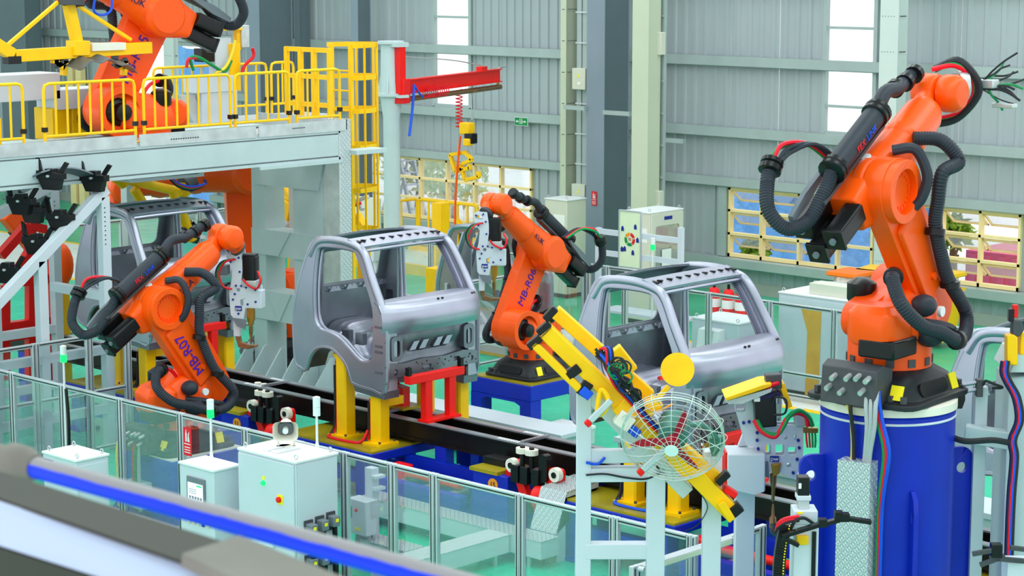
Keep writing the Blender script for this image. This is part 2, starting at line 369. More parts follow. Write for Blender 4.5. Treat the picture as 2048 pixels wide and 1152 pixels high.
def window(n, x0, x1, cols, open_cols, label, rows=3):
    o = thing('window_%d' % n, label, 'window'); del o['category']; o['kind'] = 'structure'
    f = MB(); y0, y1 = WY-.05, WY+.07; t = .05
    f.bx(x0, y0, SILL, x1, y1, SILL+t*1.3); f.bx(x0, y0, WTOP-t, x1, y1, WTOP); f.bx(x0, y0, SILL, x0+t, y1, WTOP); f.bx(x1-t, y0, SILL, x1, y1, WTOP)
    xs = [x0+(x1-x0)*c for c in cols]
    for x in xs[1:-1]: f.bx(x-t/2, y0, SILL, x+t/2, y1, WTOP)
    zs = [SILL+(WTOP-SILL)*i/rows for i in range(rows+1)]
    for z in zs[1:-1]: f.bx(x0, y0, z-.025, x1, y1, z+.025)
    obj('window_frame', f, 'cream', o)
    for i in range(len(xs)-1):
        for j in range(rows):
            a, b, c, d = xs[i]+t/2, xs[i+1]-t/2, zs[j]+.03, zs[j+1]-.03; h = d-c
            if i in open_cols:     # awning sash pushed out at its foot, top edge leaning in
                m = Matrix.Translation((0, WY, d-.02)) @ Matrix.Rotation(R(52), 4, 'X')
                s = MB(m); s.bx(a, -.015, -.04, b, .015, 0); s.bx(a, -.015, -h, b, .015, -h+.035); s.bx(a, -.015, -h, a+.035, .015, 0); s.bx(b-.035, -.015, -h, b, .015, 0)
                so = obj('sash', s, 'cream', o); obj('pane', MB(m).bx(a+.03, -.003, -h+.03, b-.03, .003, -.035), 'window_glass', so)
            else:
                obj('pane', MB().bx(a, WY, c, b, WY+.006, d), 'window_glass', o)
    st = MB().tube([(xs[1]-.0, WY-.1, WTOP-.1), (xs[1], WY-.1, SILL+.12)], .008, 6, smooth=False); obj('stay_rod', st, 'cream', o)
    return o
window(3, A0, A1, [0, .17, .335, .5, .665, .82, 1], [], 'cream framed window left, behind the hoist and yellow railing')
window(4, B0, B1, [0, .24, .5, .76, 1], [0, 1], 'cream framed window with open sashes between grey wall and pale column')
window(5, E0, E1, [0, .2, .41, .7, 1], [2, 3], 'cream framed window with open sashes at the right end')
# jambs of sheet beside window 4 (pale upright)
struct('trim_6', MB().bx(B0-.22, WY-.1, SILL, B0-.02, WY-.02, WTOP), 'girt')
# big door opening at the left
do = MB()
for x in (D0, D1): do.bx(x-.08, WY-.1, 0, x+.08, WY+.1, 4.42)
do.bx(D0-.08, WY-.1, 4.3, D1+.08, WY+.1, 4.45); struct('door_1', do, 'girt', label='frame of the big open doorway hung with blue tarpaulin')
fr = MB()
for x in (wx(155, 150), wx(172, 150), wx(228, 150)): fr.bx(x-.12, WY-.25, 0, x+.12, WY-.1, 4.3)
fr.bx(wx(155, 150), WY-.25, 4.1, wx(228, 150), WY-.1, 4.3); struct('door_2', fr, 'cream', label='cream frame of a doorway beside the blue tarpaulin')
# ---------------------------------------------------------------- outside
struct('yard_ground', MB().bx(-110, WY+.3, -.4, 20, 110, -.3), 'yard', label='pale yard outside the windows')
def tarp(x0, x1, y, z0, z1, label, seed, col_m='tarp'):
    rn = random.Random(seed); ph = [rn.uniform(0, 6) for _ in range(6)]
    def fn(u, v):
        z = z0+(z1-z0)*v; x = x0+(x1-x0)*u
        return (x, y+.10*math.sin(u*26+ph[0]+2*v)+.07*math.sin(u*47+ph[1]-5*v)+.12*math.sin(v*7+ph[2]+u*9)*(1-v)+.05*math.sin((u+v)*60+ph[3]), z-.12*math.sin(u*PI)*v)
    return tag(obj('tarpaulin', MB().sheet(fn, 60, 24, .006), col_m), label, 'tarpaulin', None)
tarp(wx(283, 200), D1+.2, WY+.75, -.3, 4.3, 'crumpled blue tarpaulin hanging in the big doorway', 1)
tarp(B0-1.5, wx(1640, 450), WY+1.9, -.3, 1.9, 'blue tarpaulin seen through the open sashes left of the pale column', 2)
tarp(wx(1640, 450)+.1, B1+.4, WY+1.6, -.3, 2.4, 'blue tarpaulin behind the fixed panes beside the pale column', 3)
tarp(A1-1.1, A1+.5, WY+1.6, -.3, 2.3, 'blue tarpaulin behind the right panes of the left window', 4)
def tree(x, y, z0, h, r, label, seed, m='leaf', n=420):
    rn = random.Random(seed); t = thing('tree', label, 'tree', (x, y, z0))
    tr = MB().tube([(0, 0, 0), (.05, .03, h*.4), (-.04, .02, h*.8)], [.09, .07, .04], 7); 
    for k in range(5): a = rn.uniform(0, 6.3); tr.tube([(0, 0, h*.35+k*.1*h), (r*.5*math.cos(a), r*.5*math.sin(a), h*.55+k*.1*h)], .025, 5, smooth=False)
    obj('trunk', tr, 'bark', t); lf = MB()
    for _ in range(n):
        d = V((rn.gauss(0, 1), rn.gauss(0, 1), rn.gauss(0, 1))).normalized()*r*rn.uniform(.5, 1); c = V((0, 0, h*.75))+V((d.x, d.y, d.z*.85)); q = Quaternion((rn.gauss(0, 1), rn.gauss(0, 1), rn.gauss(0, 1), rn.gauss(0, 1))).normalized(); s = rn.uniform(.08, .16)
        lf.add([c+q @ V(p) for p in ((-s, 0, 0), (0, -s*.5, .02), (s, 0, 0), (0, s*.5, .02), (0, 0, -.015))], [(0, 1, 2, 3), (1, 0, 4), (2, 1, 4), (3, 2, 4), (0, 3, 4)])
    o = obj('foliage', lf, m, t); o['kind'] = 'stuff'; return t
tree(at(835, 395, Y=WY+7).x, WY+7, -.3, 1.9, 1.3, 'pale bush outside the left window', 5, 'foliage_light')
tree(at(905, 400, Y=WY+5).x, WY+5, -.3, 1.7, 1.0, 'second pale bush outside the left window', 6, 'foliage_light')
tree(at(1510, 470, Y=WY+1.0).x, WY+1.0, -.3, 1.3, .3, 'small leafy plant outside the open sashes', 7, 'leaf', 160)
tree(at(1905, 430, Y=WY+1.4).x, WY+1.4, -.3, 2.3, .4, 'thin green tree outside the right window', 8, 'leaf', 200)
tree(at(345, 365, Y=WY+4.5).x, WY+4.5, -.3, 2.6, 1.3, 'green bush outside the doorway below the deck', 9, 'leaf', 380)
k = thing('container', 'pinkish red container in the yard outside the right window', 'container', (at(1985, 540, Y=WY+3).x, WY+3, -.3))
obj('shell', MB().bx(-.6, 0, .0, 4.5, 2.2, 1.15), 'pink_wall', k)
for i in range(16): obj('rib', MB().bx(-.5+i*.31, -.04, .1, -.35+i*.31, 0, 1.08), 'pink_wall', k)
# ---------------------------------------------------------------- columns
def column(label, px0, px1, pyb, y0, depth, m, z1=8.5, marks=False, m2=None):
    a, b = at(px0, pyb, Y=y0).x, at(px1, pyb, Y=y0).x; c = thing('steel_column', label, 'column', (a, y0, 0)); wd = b-a
    fl_ = .02
    body = MB(); body.bx(0, 0, 0, wd, fl_, z1); body.bx(0, depth-fl_, 0, wd, depth, z1); obj('flange', body, m, c)
    obj('web', MB().bx(.02, fl_, 0, wd-.02, depth-fl_, z1), m2 or m, c)
    obj('base_plate', MB().bx(-.06, -.06, 0, wd+.06, depth+.06, .03), m, c)
    if marks:
        b = MB()
        for z in [i*.62+.5 for i in range(13)]:
            for i in range(7): b.bx(wd-.001, .05+i*(depth-.1)/7, z, wd+.004, .05+i*(depth-.1)/7+.02, z+.015)
            for i in range(5): b.bx(.04+i*(wd-.08)/5, -.003, z, .055+i*(wd-.08)/5, .001, z+.012)
        obj('punch_mark', b, 'alu_dark', c)['kind'] = 'stuff'
    return c
column('pale green column left of the grey column, with punched marks', 1120, 1131, 400, 31.1, .42, 'col_green', marks=True)
column('broad blue-grey column between the two pale green columns', 1172, 1207, 400, 31.0, .75, 'col_grey', m2='col_dark')
column('pale green column rising behind the control cabinet with the glazed door', 1262, 1294, 400, 29.9, .35, 'col_green')
column('pale green column in front of the right window, behind the tall robot', 1748, 1784, 500, 31.4, .3, 'col_pale', marks=True)
column('broad dark grey column behind the yellow railing of the deck', 495, 520, 150, 31.0, 1.0, 'col_grey', m2='col_dark')
column('narrow grey column right of the broad dark column', 590, 600, 100, 32.0, .3, 'col_dark')
column('grey column beside the crane post', 702, 716, 100, 31.6, .4, 'col_grey', m2='col_dark')
column('slim pale column in front of the blue tarpaulin', 327, 347, 100, 30.0, .14, 'col_pale', marks=True)
column('dark column at the far left of the wall', 0, 52, 100, 31.5, .5, 'col_dark')
# cable ducts with junction boxes
def duct(label, px, y, boxes, gr):
    x = at(px, 300, Y=y).x; c = thing('cable_duct', label, 'duct', (x, y, 0))
    obj('channel', MB().bx(-.03, 0, .9, .09, .12, 8.5), 'girt', c); obj('channel', MB().bx(.1, .02, .9, .26, .1, 8.5), 'girt', c)
    for z in boxes:
        b = obj('junction_box', MB().bx(-.05, -.12, z, .3, .02, z+.42), 'beige_cabinet', c, .01)
        obj('warning_sign', MB().prism([(.1, z+.25), (.16, z+.25), (.13, z+.31)], -.126, -.119), 'sign_yellow', b); obj('sticker', MB().bx(.1, -.124, z+.1, .17, -.119, z+.15), 'paper', b)
    for i in range(12): obj('clamp', MB().bx(-.05, -.02, 1.2+i*.6, .28, .0, 1.23+i*.6), 'zinc', c)
duct('grey cable duct with junction boxes right of the glazed cabinet column', 1303, 30.3, (1.75, 4.7), 0)
duct('grey cable duct between the pale and the blue-grey column', 1155, 31.2, (1.6, 3.9), 0)
for k, (a, b, y, z, s) in enumerate(((1130, 1172, 30.95, 3.55, 'left of the blue-grey column'), (1209, 1262, 30.95, 3.5, 'right of the blue-grey column'), (1209, 1370, 31.85, 2.95, 'low behind the pale column'))): tag(obj('cross_tie', MB().beam((at(a, 200, Y=y).x, y, z), (at(b, 200, Y=y).x, y, z), .1, .08), 'girt'), 'pale horizontal tie bar '+s, 'tie')
# signs on the wall
s = thing('exit_sign', 'green exit sign with white arrows on the wall rail', 'sign', (wx(1055, 244), WY-.2, at(1055, 244, Y=WY-.2).z))
obj('board', MB().bx(-.19, 0, -.09, .19, .02, .09), 'white', s); obj('face', MB().bx(-.18, -.004, -.08, .18, .001, .08), 'sign_green', s)
ar = MB()
for sg in (-1, 1): ar.prism([(sg*.15, 0), (sg*.11, .03), (sg*.11, .012), (sg*.06, .012), (sg*.06, -.012), (sg*.11, -.012), (sg*.11, -.03)], -.007, -.003)
ar.bx(-.045, -.007, -.05, -.035, -.003, .06); ar.bx(-.045, -.007, .05, .045, -.003, .06); ar.bx(.035, -.007, -.05, .045, -.003, .06); ar.prism([(-.02, -.05), (.0, -.01), (-.01, .03), (.015, .035), (.02, -.05), (.005, -.05), (0, -.02), (-.008, -.05)], -.007, -.003)
obj('pictogram', ar, 'white', s)
def fire_sign(label, loc, rz, w, h):
    s = thing('fire_sign', label, 'sign', loc, rz); obj('board', MB().bx(-w/2, 0, -h/2, w/2, .006, h/2), 'sign_red', s)
    p = MB(); p.bx(-w*.4, -.004, -h*.1, w*.4, .001, -h*.07)
    p.prism([(-w*.22, h*.0), (-w*.05, h*.0), (-w*.05, h*.28), (-w*.1, h*.34), (-w*.18, h*.34), (-w*.22, h*.28)], -.004, .001); p.bx(-w*.16, -.004, h*.34, -w*.1, .001, h*.42)
    p.prism([(w*.05, 0), (w*.3, 0), (w*.22, h*.2), (w*.28, h*.36), (w*.15, h*.3), (w*.08, h*.18)], -.004, .001)
    for i in range(3): p.bx(-w*.36, -.004, -h*(.22+i*.09), w*.36, .001, -h*(.19+i*.09))
    obj('print', p, 'white', s)
q = at(1188, 397, Y=30.98); fire_sign('small red fire sign on the blue-grey column', (q.x, 30.98, q.z), 0, .13, .28)
# ================================================================ truck cabs, conveyor, station fixtures
def smooth_loop(pts, k=3):
    n = len(pts); out = []
    for i in range(n):
        a, b, c, d = [V((*pts[(i+j-1) % n], 0)) for j in range(4)]
        for j in range(k):
            t = j/k; q = .5*((2*b)+(c-a)*t+(2*a-5*b+4*c-d)*t*t+(3*b-a-3*c+d)*t**3); out.append((q.x, q.y))
    return out
def stuff(o): o['kind'] = 'stuff'; return o
OUT = [(-.48, 1.70), (-.09, 1.74), (.24, 1.71), (.40, 1.62), (.56, 1.36), (.73, 1.06), (.84, .92), (.85, .5), (.82, .0), (.60, -.01), (.26, .02), (.20, .10), (.13, .23), (0, .34), (-.17, .41), (-.41, .38), (-.55, .25), (-.63, .08), (-.73, .09), (-.82, .14), (-.845, .4), (-.84, .75), (-.75, 1.12), (-.61, 1.52)]
INN = [(-.40, 1.62), (-.2, 1.645), (.17, 1.64), (.29, 1.58), (.46, 1.30), (.61, 1.0), (.625, .7), (.60, .38), (.50, .31), (.36, .32), (.17, .44), (0, .54), (-.18, .585), (-.34, .61), (-.44, .72), (-.46, .95), (-.46, 1.28), (-.44, 1.52)]
YW = .79
def tumble(y, z): return y*(1-.085*max(0, (z-.95)/.75)**1.6)
def cab(loc, label):
    c = thing('truck_cab', label, 'truck cab', loc, 0, 'bare metal truck cabs on the line')
    oo, ii = smooth_loop(OUT), smooth_loop(INN)
    for sg in (-1, 1):
        b = MB().prism(oo, YW-.03, YW, 'y', [ii]); b.v = [V((q.x, sg*tumble(q.y, q.z), q.z)) for q in b.v]; sp = obj('side_panel', b, 'steel', c)
        e = MB().tube([(x*.985, sg*tumble(YW-.025, z), z) for x, z in oo], .032, 7, smooth=False, closed=True); obj('outer_edge', e, 'steel', sp)
        e = MB().tube([(x, sg*tumble(YW-.03, z), z) for x, z in ii], .026, 7, smooth=False, closed=True); e.tube([(x*.965-.002, sg*tumble(YW-.09, z), .02+z*.975) for x, z in ii], .018, 6, smooth=False, closed=True)
        stuff(obj('door_flange', e, 'steel', sp))
        # door aperture return
        b = MB(); n = len(ii); vs = []
        for y in (YW-.03, YW-.12): vs += [(x, sg*tumble(y, z), z) for x, z in ii]
        vs += [(x*.99, sg*tumble(YW-.12, z), z*.99+.01) for x, z in ii]; vs += [(x*.99, sg*tumble(YW-.03, z), z*.99+.01) for x, z in ii]
        b.add(vs, [(i, (i+1) % n, n+(i+1) % n, n+i) for i in range(n)]+[(3*n+i, 2*n+i, 2*n+(i+1) % n, 3*n+(i+1) % n) for i in range(n)]); obj('aperture_return', b, 'steel', sp)
        rr = MB().tube([(.80, sg*tumble(.77, .95), .95), (.60, sg*tumble(.77, 1.29), 1.29), (.41, sg*tumble(.765, 1.60), 1.60), (.22, sg*tumble(.76, 1.69), 1.69), (-.1, sg*tumble(.76, 1.72), 1.72), (-.42, sg*tumble(.76, 1.68), 1.68), (-.56, sg*tumble(.77, 1.5), 1.5)], .052, 10, 6); obj('roof_rail', rr, 'steel', c)
        # inner pillar sheet behind the door and hinge pillar
        b = MB().prism([(-.78, .45), (-.46, .5), (-.44, 1.5), (-.56, 1.6), (-.80, .9)], sg*.62, sg*.66, 'y', [[(-.68, .62), (-.52, .62), (-.52, .92), (-.66, .92)]]); obj('inner_pillar', b, 'dark_steel', c)
        b = MB(); b.bx(.80, sg*.60, .0, .84, sg*.78, .90); b.bx(.62, sg*.70, .02, .82, sg*.74, .9)
        hp = obj('hinge_pillar', b, 'steel', c)
        hb = MB()
        for z in (.2, .45, .52, .75): hb.bx(.66, sg*.792, z, .78, sg*.800, z+.03)
        for z in (.1, .3, .6, .8): hb.cyl((.83, sg*.79, z), (.852, sg*.79, z), .014, n=8)
        stuff(obj('hinge_boss', hb, 'dark_steel', hp))
        def arch(u, v):
            i = u*10; pts = [(.20, .08), (.13, .22), (0, .33), (-.17, .40), (-.41, .37), (-.54, .25), (-.61, .09)]; t = u*(len(pts)-1); k = min(int(t), len(pts)-2); t -= k
            return (pts[k][0]*(1-t)+pts[k+1][0]*t, sg*(YW-.02-.30*v), pts[k][1]*(1-t)+pts[k+1][1]*t)
        obj('wheel_arch_liner', MB().sheet(arch, 12, 3, .012), 'dark_steel', c)
        b = MB(); b.prism([(.26, .02), (.82, 0), (.81, -.10), (.30, -.07)], sg*.55, sg*.79); obj('step_panel', b, 'dark_steel', c)
    # roof headers
    def fh(u, v): y = (u*2-1)*.72; return (.16+.24*v-.05*(u*2-1)**2, y, 1.735-.075*v+.02*(1-(u*2-1)**2))
    h = obj('front_header', MB().sheet(fh, 16, 3, .03), 'steel', c); hb = MB()
    for i in range(9): y = -.58+i*.145; hb.box((.27-.04*(y/.7)**2, y, 1.755-.012*(y/.7)**2), (.06, .04, .014), Matrix.Rotation(.4, 3, 'Z'))
    for y in (-.66, .66): hb.box((.25, y, 1.738), (.12, .03, .02), Matrix.Rotation(-.4, 3, 'Z'))
    stuff(obj('header_hole', hb, 'gloss_black', h))
    obj('header_flange', MB().tube([(.41-.07*(t/.66)**2, t, 1.632+.02*(1-(t/.66)**2)) for t in [i*.11-.66 for i in range(13)]], .022, 6), 'steel', h)
    def rh(u, v):
        y = (u*2-1)*.73; a = v*2.4; return (-.36-.20*v-.06*(1-(u*2-1)**2)*v, y, 1.73-.22*v*v+.03*(1-(u*2-1)**2))
    obj('rear_header', MB().sheet(rh, 16, 6, .025), 'dark_steel', c)
    # rear wall with window
    outl = [(-.74, .42), (.74, .42), (.76, .9), (.70, 1.35), (.62, 1.60), (-.62, 1.60), (-.70, 1.35), (-.76, .9)]
    b = MB().prism(outl, 0, .02, 'x', [rrect(1.02, .42, .09, 4, 0, 1.30)]); b.v = [V((q.x-.80+.20*max(0, (q.z-.75)/.85)**1.2+.06*(q.y/.76)**4, q.y, q.z)) for q in b.v]; bk = obj('back_panel', b, 'dark_steel', c)
    for y in (-.5, -.22, .06, .34, .58): obj('pressed_rib', MB().bx(-.785, y-.11, .80, -.735, y+.07, .87), 'steel', bk, .012)
    br = MB().bx(-.76, -.70, 1.0, -.68, .70, 1.08); bo = obj('belt_rail', br, 'dark_steel', bk, .01); bb = MB()
    for i in range(5): bb.prism([(-.62+i*.28, .99), (-.42+i*.28, .99), (-.47+i*.28, 1.05), (-.57+i*.28, 1.05)], -.68, -.655, 'x')
    for i in range(10): bb.cyl((-.66, -.6+i*.13, 1.04), (-.648, -.6+i*.13, 1.04), .012, n=6)
    stuff(obj('belt_press', bb, 'steel', bo))
    obj('lower_back', MB().sheet(lambda u, v: (-.79+.12*v*v, (u*2-1)*.74, .74-.32*v), 10, 4, .015), 'steel', c)
    # floor
    def flo(u, v):
        x = -.70+1.42*u; y = (v*2-1)*.76; z = .44
        z += .10*max(0, 1-(abs(y)/.34)**6) if x < .25 else .10*max(0, 1-(abs(y)/.34)**6)*max(0, 1-(x-.25)/.4)
        if x < -.22: z += .08*min(1, (-.22-x)/.12)
        if x > .42: z += .9*(x-.42)
        z -= .16*max(0, min(1, (x-.0)/.15))*(abs(y) > .32)*(x < .6)
        return (x, y, z+.012*math.sin(y*60)*(abs(y) > .3)+.008*math.sin(x*45))
    fo = obj('floor_pan', MB().sheet(flo, 40, 44, .012), 'steel', c); fb = MB()
    for x, y in ((-.2, -.55), (-.2, .45), (.1, -.6), (-.5, 0)): fb.bx(x, y, .46, x+.13, y+.07, .60)
    stuff(obj('bracket', fb, 'dark_steel', fo))
    # front
    def cowl(u, v):
        s = u*2-1; k = 1-abs(s)**5*.52
        pr = [(.70, 1.065), (.85, 1.035), (.93, .97), (.965, .87), (.96, .77), (.93, .70)]; t = v*(len(pr)-1); i = min(int(t), len(pr)-2); t -= i
        x = pr[i][0]*(1-t)+pr[i+1][0]*t; z = pr[i][1]*(1-t)+pr[i+1][1]*t
        return (.70+(x-.66)*k*1.12-.05*s*s, s*.815, z+.015-.03*abs(s)**3+.02*s*s*(v > .7))
    co = obj('cowl_panel', MB().sheet(cowl, 28, 15, .02), 'steel', c); hb = MB()
    for y, z in ((-.02, .985), (.05, .975), (.62, 1.0), (.68, .97)): q = cowl((y/.8+1)/2, .25); hb.ball((q[0]+.016, y, q[2]+.016), (.016, .02, .014), 8, 6)
    stuff(obj('bolt_hole', hb, 'gloss_black', co))
    def low(u, v):
        s = u*2-1; z = .72-.62*v; x = .80-.06*s*s-.05*(v < .45)*max(0, 1-(abs(s)/.55)**4)+.03*math.sin(v*9)
        return (x, s*.77, z-.03*math.sin(s*8)*(v > .9))
    lo = obj('front_panel', MB().sheet(low, 40, 18, .015), 'dark_steel', c)
    cb = MB(); cb.prism([(-.75, .15), (.75, .15), (.76, .30), (.5, .34), (.2, .31), (-.2, .33), (-.5, .31), (-.76, .34)], .80, .86, 'x', [circ(-.64, .22, .035, 10), circ(.64, .22, .035, 10), rrect(.14, .05, .02, 3, -.12, .22), rrect(.12, .05, .02, 3, .38, .25)])
    cm = obj('lower_crossmember', cb, 'dark_steel', lo); hb = MB(); rn = random.Random(4)
    for i in range(34): y, z = rn.uniform(-.72, .72), rn.uniform(.17, .30); hb.cyl((.858, y, z), (.864, y, z), rn.uniform(.006, .012), n=6)
    stuff(obj('punched_hole', hb, 'gloss_black', cm))
    g = MB()
    for y in (-.28, -.12, .12, .28): g.prism([(y-.08, .44), (y+.02, .44), (y+.09, .54), (y-.0, .54)], .775, .80, 'x')
    stuff(obj('vent_louvre', g, 'steel', lo))
    for y in (-.62, .60): obj('lamp_bracket', MB().prism(rrect(.18, .30, .05, 3, y, .5), .76, .86, 'x', [rrect(.10, .2, .04, 3, y, .5)]), 'dark_steel', lo)
    return c
PITCH_X = 4.62
CABX = [-18.8+(i-1)*PITCH_X for i in range(4)]; CY, CZ = 17.51, 1.38
cab_labels = ['dark bare metal truck cab under the pale green deck', 'bare silver truck cab with open doors between the two front robots', 'bare silver truck cab behind the round fan', 'bare silver truck cab cut off at the right edge behind the blue pedestal']
cab0 = cab((CABX[0], CY, CZ), cab_labels[0])
for i in (1, 2, 3):
    d = clone(cab0); d.location = (CABX[i], CY, CZ); d['label'] = cab_labels[i]
bpy.data.objects.update() if hasattr(bpy.data.objects, 'update') else None
# ---------------------------------------------------------------- conveyor
cv = thing('conveyor', 'long black twin rail conveyor running under the cabs', 'conveyor', (-20, 17.35, 0))
def rail(y0, y1, out):
    b = MB(); b.bx(-14, y0, .74, 12, y1, .775); b.bx(-14, y0, .945, 12, y1, .97); b.bx(-14, (y0+y1)/2-.035, .77, 12, (y0+y1)/2+.035, .95); return b
for y0, y1 in ((-.27, -.15), (.17, .29)):
    ro = obj('rail', rail(y0, y1, 0), 'black_rail', cv); obj('wear_strip', MB().bx(-14, y0+.01, .97, 12, y1-.01, .985), 'rail_top', ro)
    sb = MB()
    for k in range(10):
        for j in range(7): sb.bx(-12.6+k*2.3+j*.05, y0+.03, .985, -12.57+k*2.3+j*.05, y1-.03, .989)
    stuff(obj('slot', sb, 'white', ro))
obj('bed', MB().bx(-14, -.15, .70, 12, .17, .74), 'gloss_black', cv)
for k in range(9): obj('cross_tie', MB().beam((-12.3+k*2.31, -.21, .995), (-12.3+k*2.31, .23, .995), .05, .03), 'rail_top', cv)
for k in range(12):
    x = -12.9+k*2.2
    if any(-1.0 < x-20-c_ < 1.0 for c_ in CABX): continue
    for y in (-.2, .22): obj('leg', MB().bx(x, y-.07, 0, x+.18, y+.07, .74), 'blue', cv)
for k in range(6):
    r_ = MB()
    x = -10.2+k*2.31
    for d in (0, .12): r_.cyl((x+d, -.12, .97), (x+d, -.12, 1.0), .045, n=12)
    obj('guide_roller', r_, 'ivory', cv)
# ---------------------------------------------------------------- station fixtures
st_name = ['under the deck', 'below the middle cab', 'below the cab behind the fan', 'below the cab at the right edge']
def platform(i):
    x = CABX[i]; t = thing('fixture_platform', 'blue steel platform with olive top plate '+st_name[i], 'platform', (x, CY, 0))
    obj('frame', MB().bx(-.77, -1.06, .56, .87, 1.1, .665), 'blue', t, .01); obj('top_plate', MB().bx(-.75, -1.04, .665, .85, 1.08, .69), 'olive', t)
    for sx in (-.62, .62):
        for sy in (-.9, .9):
            l = obj('leg', MB().bx(sx-.1, sy-.1, .04, sx+.1, sy+.1, .56), 'blue', t); obj('foot_plate', MB().bx(sx-.17, sy-.17, 0, sx+.17, sy+.17, .04), 'blue', l)
    obj('cross_beam', MB().bx(-.6, -.98, .25, .6, -.85, .40), 'blue', t); obj('side_beam', MB().prism([(.85, .56), (2.1, .56), (2.1, .44), (.85, .30)], -.5, -.38), 'blue', t)
    obj('side_beam', MB().prism([(.85, .56), (2.1, .56), (2.1, .44), (.85, .30)], .38, .5), 'blue', t)
for i in range(4): platform(i)
pole_where = ['front left', 'front right', 'rear left', 'rear right']
def posts(i):
    for k, (dx, dy, h) in enumerate(((-.02, -.66, 1.72), (.59, -.66, 1.34), (-.02, .70, 1.72), (.59, .70, 1.5))):
        t = thing('fixture_post', 'yellow square post, %s of four %s' % (pole_where[k], st_name[i]), 'post', (CABX[i]+dx, CY+dy, .69), 0, 'yellow fixture posts')
        hh = h-.69
        obj('shaft', MB().prism([(-.09, -.07), (-.07, -.09), (.07, -.09), (.09, -.07), (.09, .07), (.07, .09), (-.07, .09), (-.09, .07)], .03, hh, 'z'), 'yellow', t)
        obj('base_plate', MB().bx(-.16, -.16, 0, .16, .16, .03), 'yellow', t); bb = MB()
        for a in (-.12, .12):
            for b in (-.12, .12): bb.cyl((a, b, .03), (a, b, .055), .016, n=6)
        stuff(obj('bolt', bb, 'cast', t)); s = -1 if dy < 0 else 1
        if k != 1:
            hb = MB().bx(-.06, -.1, hh, .06, .1, hh+.04); hb.prism([(-.2, hh-.02), (.08, hh-.02), (.08, hh-.2), (.02, hh-.22)], -.04, .04); obj('rest_head', hb, 'yellow', t)
        else:
            obj('rest_head', MB().bx(-.05, .09, hh-.2, .05, .35, hh-.1), 'yellow', t)
        if dy < 0:
            cl = MB().tube([(-.115, -.05, hh-.1), (-.115, -.05, hh*.5), (-.115, -.06, .15), (-.13, -.1, .02)], .014, 6); obj('cable', cl, 'hose_red' if i == 1 else 'ink', t)
            cl = MB().tube([(-.115, -.08, hh-.15), (-.115, -.08, hh*.5), (-.115, -.09, .15), (-.14, -.14, .02)], .012, 6); obj('cable', cl, 'black', t)
for i in range(4): posts(i)
for i in (1, 2):
    cb = MB().tube([(CABX[i]-.15, 16.72, .71), (CABX[i]-.08, 16.62, .705), (CABX[i]+.3, 16.62, .705), (CABX[i]+.44, 16.68, .72), (CABX[i]+.47, 16.76, .85)], .018, 6)
    tag(obj('cable_run', cb, 'hose_red' if i == 1 else 'hose_blue'), ['', 'red cable lying on the olive plate between the posts of the middle cab', 'blue cable lying on the olive plate behind the fan'][i], 'cable')
def red_stand(x, y, label):
    t = thing('red_stand', label, 'stand', (x, y, .985))
    obj('base', MB().bx(-.09, -.27, 0, .09, .30, .03), 'red', t); obj('top_bar', MB().bx(-.05, -.52, .50, .05, .40, .60), 'red', t, .006)
    for dy in (-.20, .20): obj('leg', MB().bx(-.045, dy-.055, .03, .045, dy+.055, .50), 'red', t)
    for dy in (-.5, .37): obj('stop_pin', MB().bx(-.03, dy-.02, .60, .03, dy+.03, .70), 'gloss_black', t)
red_stand(-17.72, 17.36, 'bright red T-shaped stand on the conveyor in front of the middle cab')
red_stand(-22.3, 17.36, 'bright red T-shaped stand beside the robot at the left')
red_stand(-13.1, 17.36, 'bright red T-shaped stand behind the white box of the spot welder')
def clamp_unit(x, y, label):
    t = thing('clamp_unit', label, 'clamp', (x, y, .985))
    obj('base', MB().bx(-.1, -.15, 0, .4, .2, .03), 'olive', t); obj('bracket', MB().prism([(-.02, .03), (.3, .03), (.3, .26), (.12, .28), (-.02, .5)], -.06, .06), 'red', t)
    obj('lever', MB().beam((.02, 0, .4), (-.28, 0, .95), .07, .09), 'red', t); obj('yoke', MB().bx(-.12, -.08, .28, .0, .08, .46), 'red', t, .01)
    cy = obj('cylinder', MB().beam((-.12, 0, .40), (-.62, 0, .52), .13, .13), 'zinc', t, .015); obj('rod', MB().cyl((-.12, 0, .4), (.0, 0, .37), .025), 'steel', cy)
    obj('hose', MB().tube([(-.55, 0, .6), (-.4, .03, .64), (-.2, .0, .55), (-.08, 0, .48)], .014, 6), 'hose_red', t); obj('lock_pin', MB().bx(-.13, -.03, .62, -.07, .09, .72), 'gloss_black', t)
clamp_unit(-18.75, 17.52, 'red lever clamp with grey cylinder under the middle cab'); clamp_unit(-14.15, 17.52, 'red lever clamp with grey cylinder under the cab behind the fan')
clamp_unit(-9.5, 17.52, 'red lever clamp under the right edge cab')
